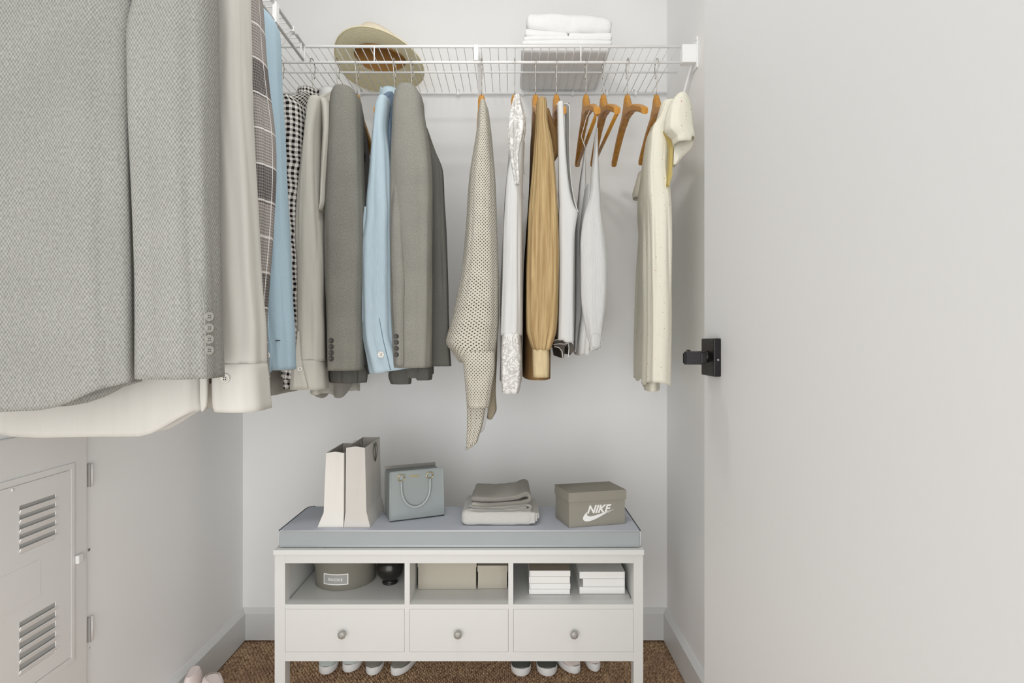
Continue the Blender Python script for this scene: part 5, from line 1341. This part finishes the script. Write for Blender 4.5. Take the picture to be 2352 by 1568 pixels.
# ---------------------------------------------------------------- shoes
def shoe(lab, px, py, Yt_, w_px, yaw, upper, length=0.205, sole_h=0.024, high=0.070, grp='shoes under the bench', collar_h=None, upper_name='upper', shrink=0.9):
    """toe at the near end; (px, py) is where the toe meets the floor"""
    toe = Vector((X(px, Yt_), Yt_, 0.0))
    hw = w_px * Yt_ / F / 2
    o = thing('shoe', lab, 'shoe', toe + Vector((0, length / 2, 0)), grp)
    ca, sa = math.cos(yaw), math.sin(yaw)
    def TW(x, y, z): return (toe.x + x * ca - y * sa, toe.y + x * sa + y * ca, z + 0.001)
    n = 40
    def outline(k):
        pts = []
        for j in range(n):
            a = 2 * math.pi * j / n
            s = 0.5 - 0.5 * math.cos(a)              # 0 toe .. 1 heel
            # width profile
            w = hw * math.sqrt(max(0.0, 1 - (1 - min(1, s / 0.24)) ** 2)) * (1 - 0.22 * math.sin(max(0, (s - .3) / .7) * math.pi)) * (1 - 0.12 * s)
            if s > 0.86: w *= math.sqrt(max(0, 1 - ((s - 0.86) / 0.14) ** 2))
            side = 1 if a < math.pi else -1
            pts.append((side * w, s * length))
        return pts
    ol = outline(1)
    V, Fc = [], []
    cy_ = length / 2
    lv = [(0.93, 0.0), (1.0, 0.003), (1.0, sole_h * 0.55), (0.975, sole_h * 0.95), (0.95, sole_h)]
    for s, z in lv:
        for x, y in ol: V.append(TW(x * s, cy_ + (y - cy_) * (1 - (1 - s) * 0.3), z))
    for i in range(len(lv) - 1):
        for j in range(n):
            j2 = (j + 1) % n; Fc.append((i * n + j, i * n + j2, (i + 1) * n + j2, (i + 1) * n + j))
    Fc.append(tuple(range(n))[::-1])
    mk('sole', V, Fc, rubber_w, o, smooth=True)
    # upper: arches along the length, open at the back half
    V, Fc = [], []
    ns, na = 26, 16
    for i in range(ns + 1):
        s = 0.022 + 0.95 * i / ns
        w = hw * shrink * math.sqrt(max(0.0, 1 - (1 - min(1, s / 0.24)) ** 2)) * (1 - 0.22 * math.sin(max(0, (s - .3) / .7) * math.pi)) * (1 - 0.12 * s)
        if s > 0.86: w *= math.sqrt(max(0.02, 1 - ((s - 0.86) / 0.15) ** 2))
        h_ = high * (0.36 * min(1, s * 12) ** 0.5 + 0.64 * min(1, s / 0.5) ** 1.3)
        for j in range(na + 1):
            a = math.pi * j / na
            x = -math.cos(a) * w * (1 - 0.18 * math.sin(a) * (s > 0.3))
            z = sole_h * 0.9 + (h_ - sole_h * 0.9) * math.sin(a) ** 0.75
            V.append(TW(x, s * length, z))
    for i in range(ns):
        s = i / ns
        for j in range(na):
            if 0.48 < s < 0.93 and 4 <= j <= na - 5: continue
            q = i * (na + 1) + j
            Fc.append((q, q + na + 1, q + na + 2, q + 1))
    u_ = mk(upper_name, V, Fc, upper, o, smooth=True)
    sm = u_.modifiers.new('t', 'SOLIDIFY'); sm.thickness = 0.0025; sm.offset = -1
    V = [TW(x * 0.95, cy_ + (y - cy_) * 0.985, sole_h) for x, y in ol]
    mk('insole', V, [tuple(range(n))], insole_m, o)
    return o
def Yfloor(py): return H * F / (py - CY)
for lab, px, py, w, yaw, up in (
    ('mint canvas slip-on with white sole, leftmost shoe under the bench', 746, 1551, 44, 0.05, shoe_mint),
    ('mint canvas slip-on with white sole, second from the left under the bench', 797, 1546, 43, -0.12, shoe_mint),
    ('grey satin trainer, third from the left under the bench', 853, 1553, 41, 0.0, shoe_grey),
    ('grey satin trainer turned outward, fourth from the left under the bench', 903, 1553, 42, -0.42, shoe_grey),
    ('charcoal trainer with white sole, left of its pair', 1198, 1555, 49, 0.03, shoe_dark),
    ('charcoal trainer with white sole, right of its pair', 1259, 1555, 50, 0.03, shoe_dark),
    ('white pink-tinted trainer turned inward, left of its pair', 1327, 1548, 42, 0.50, shoe_pink),
    ('white pink-tinted trainer, rightmost shoe under the bench', 1369, 1544, 35, 0.10, shoe_pink)):
    Yy = Yfloor(py) + 0.0
    shoe(lab, px, py, Yy, w, yaw, up, length=min(0.2, (D - 0.02 - Yy)))
# pale pink shoes on the carpet at left, only the heels in view
def heel_shoe(lab, cx_, cy_, yaw, w=0.026, top=0.126, L=0.17):
    o = thing('shoe', lab, 'shoe', (cx_, cy_, 0), 'pale pink shoes beside the left wall')
    ca, sa = math.cos(yaw), math.sin(yaw)
    V, Fc = [], []
    n = 32
    # rings from floor to collar; the foot stretches towards the viewer low down
    lv = [(0.0, 1.0, 1.0), (0.012, 1.03, 1.02), (0.035, 1.05, 0.98), (0.06, 1.08, 0.72), (0.085, 1.05, 0.46), (0.105, 0.95, 0.36), (0.117, 0.8, 0.31), (top, 0.62, 0.27)]
    for z, kw, kl in lv:
        for j in range(n):
            a = 2 * math.pi * j / n
            x = math.cos(a) * w * kw
            y = math.sin(a)
            y = (y * w * kw if y > 0 else y * L * kl)
            V.append((cx_ + x * ca - y * sa, cy_ + x * sa + y * ca, z + 0.001))
    for i in range(len(lv) - 1):
        for j in range(n):
            j2 = (j + 1) % n; Fc.append((i * n + j, i * n + j2, (i + 1) * n + j2, (i + 1) * n + j))
    nt_ = (len(lv) - 1) * n
    Fc.append(tuple(range(n))[::-1])
    mk('upper', V, Fc, shoe_pink, o, smooth=True)
    V2 = [(v[0], v[1], v[2] - 0.0015) for v in V[nt_:nt_ + n]]
    mk('insole', V2, [tuple(range(n))], shoe_pink, o)
    V3 = []
    for z in (0.0, 0.014):
        for j in range(n):
            a = 2 * math.pi * j / n
            x = math.cos(a) * w * 1.08; y = math.sin(a); y = (y * w * 1.1 if y > 0 else y * L * 1.03)
            V3.append((cx_ + x * ca - y * sa, cy_ + x * sa + y * ca, z + 0.0005))
    F3 = [(j, (j + 1) % n, n + (j + 1) % n, n + j) for j in range(n)] + [tuple(range(n))[::-1], tuple(n + j for j in range(n))]
    mk('sole', V3, F3, rubber_w, o)
heel_shoe('pale pink shoe, left of the pair beside the left wall', X(447, 1.60), 1.60, 0.15, w=0.021, top=0.126)
heel_shoe('pale pink shoe, right of the pair beside the left wall', X(489, 1.58), 1.575, 0.75, w=0.027, top=0.118)
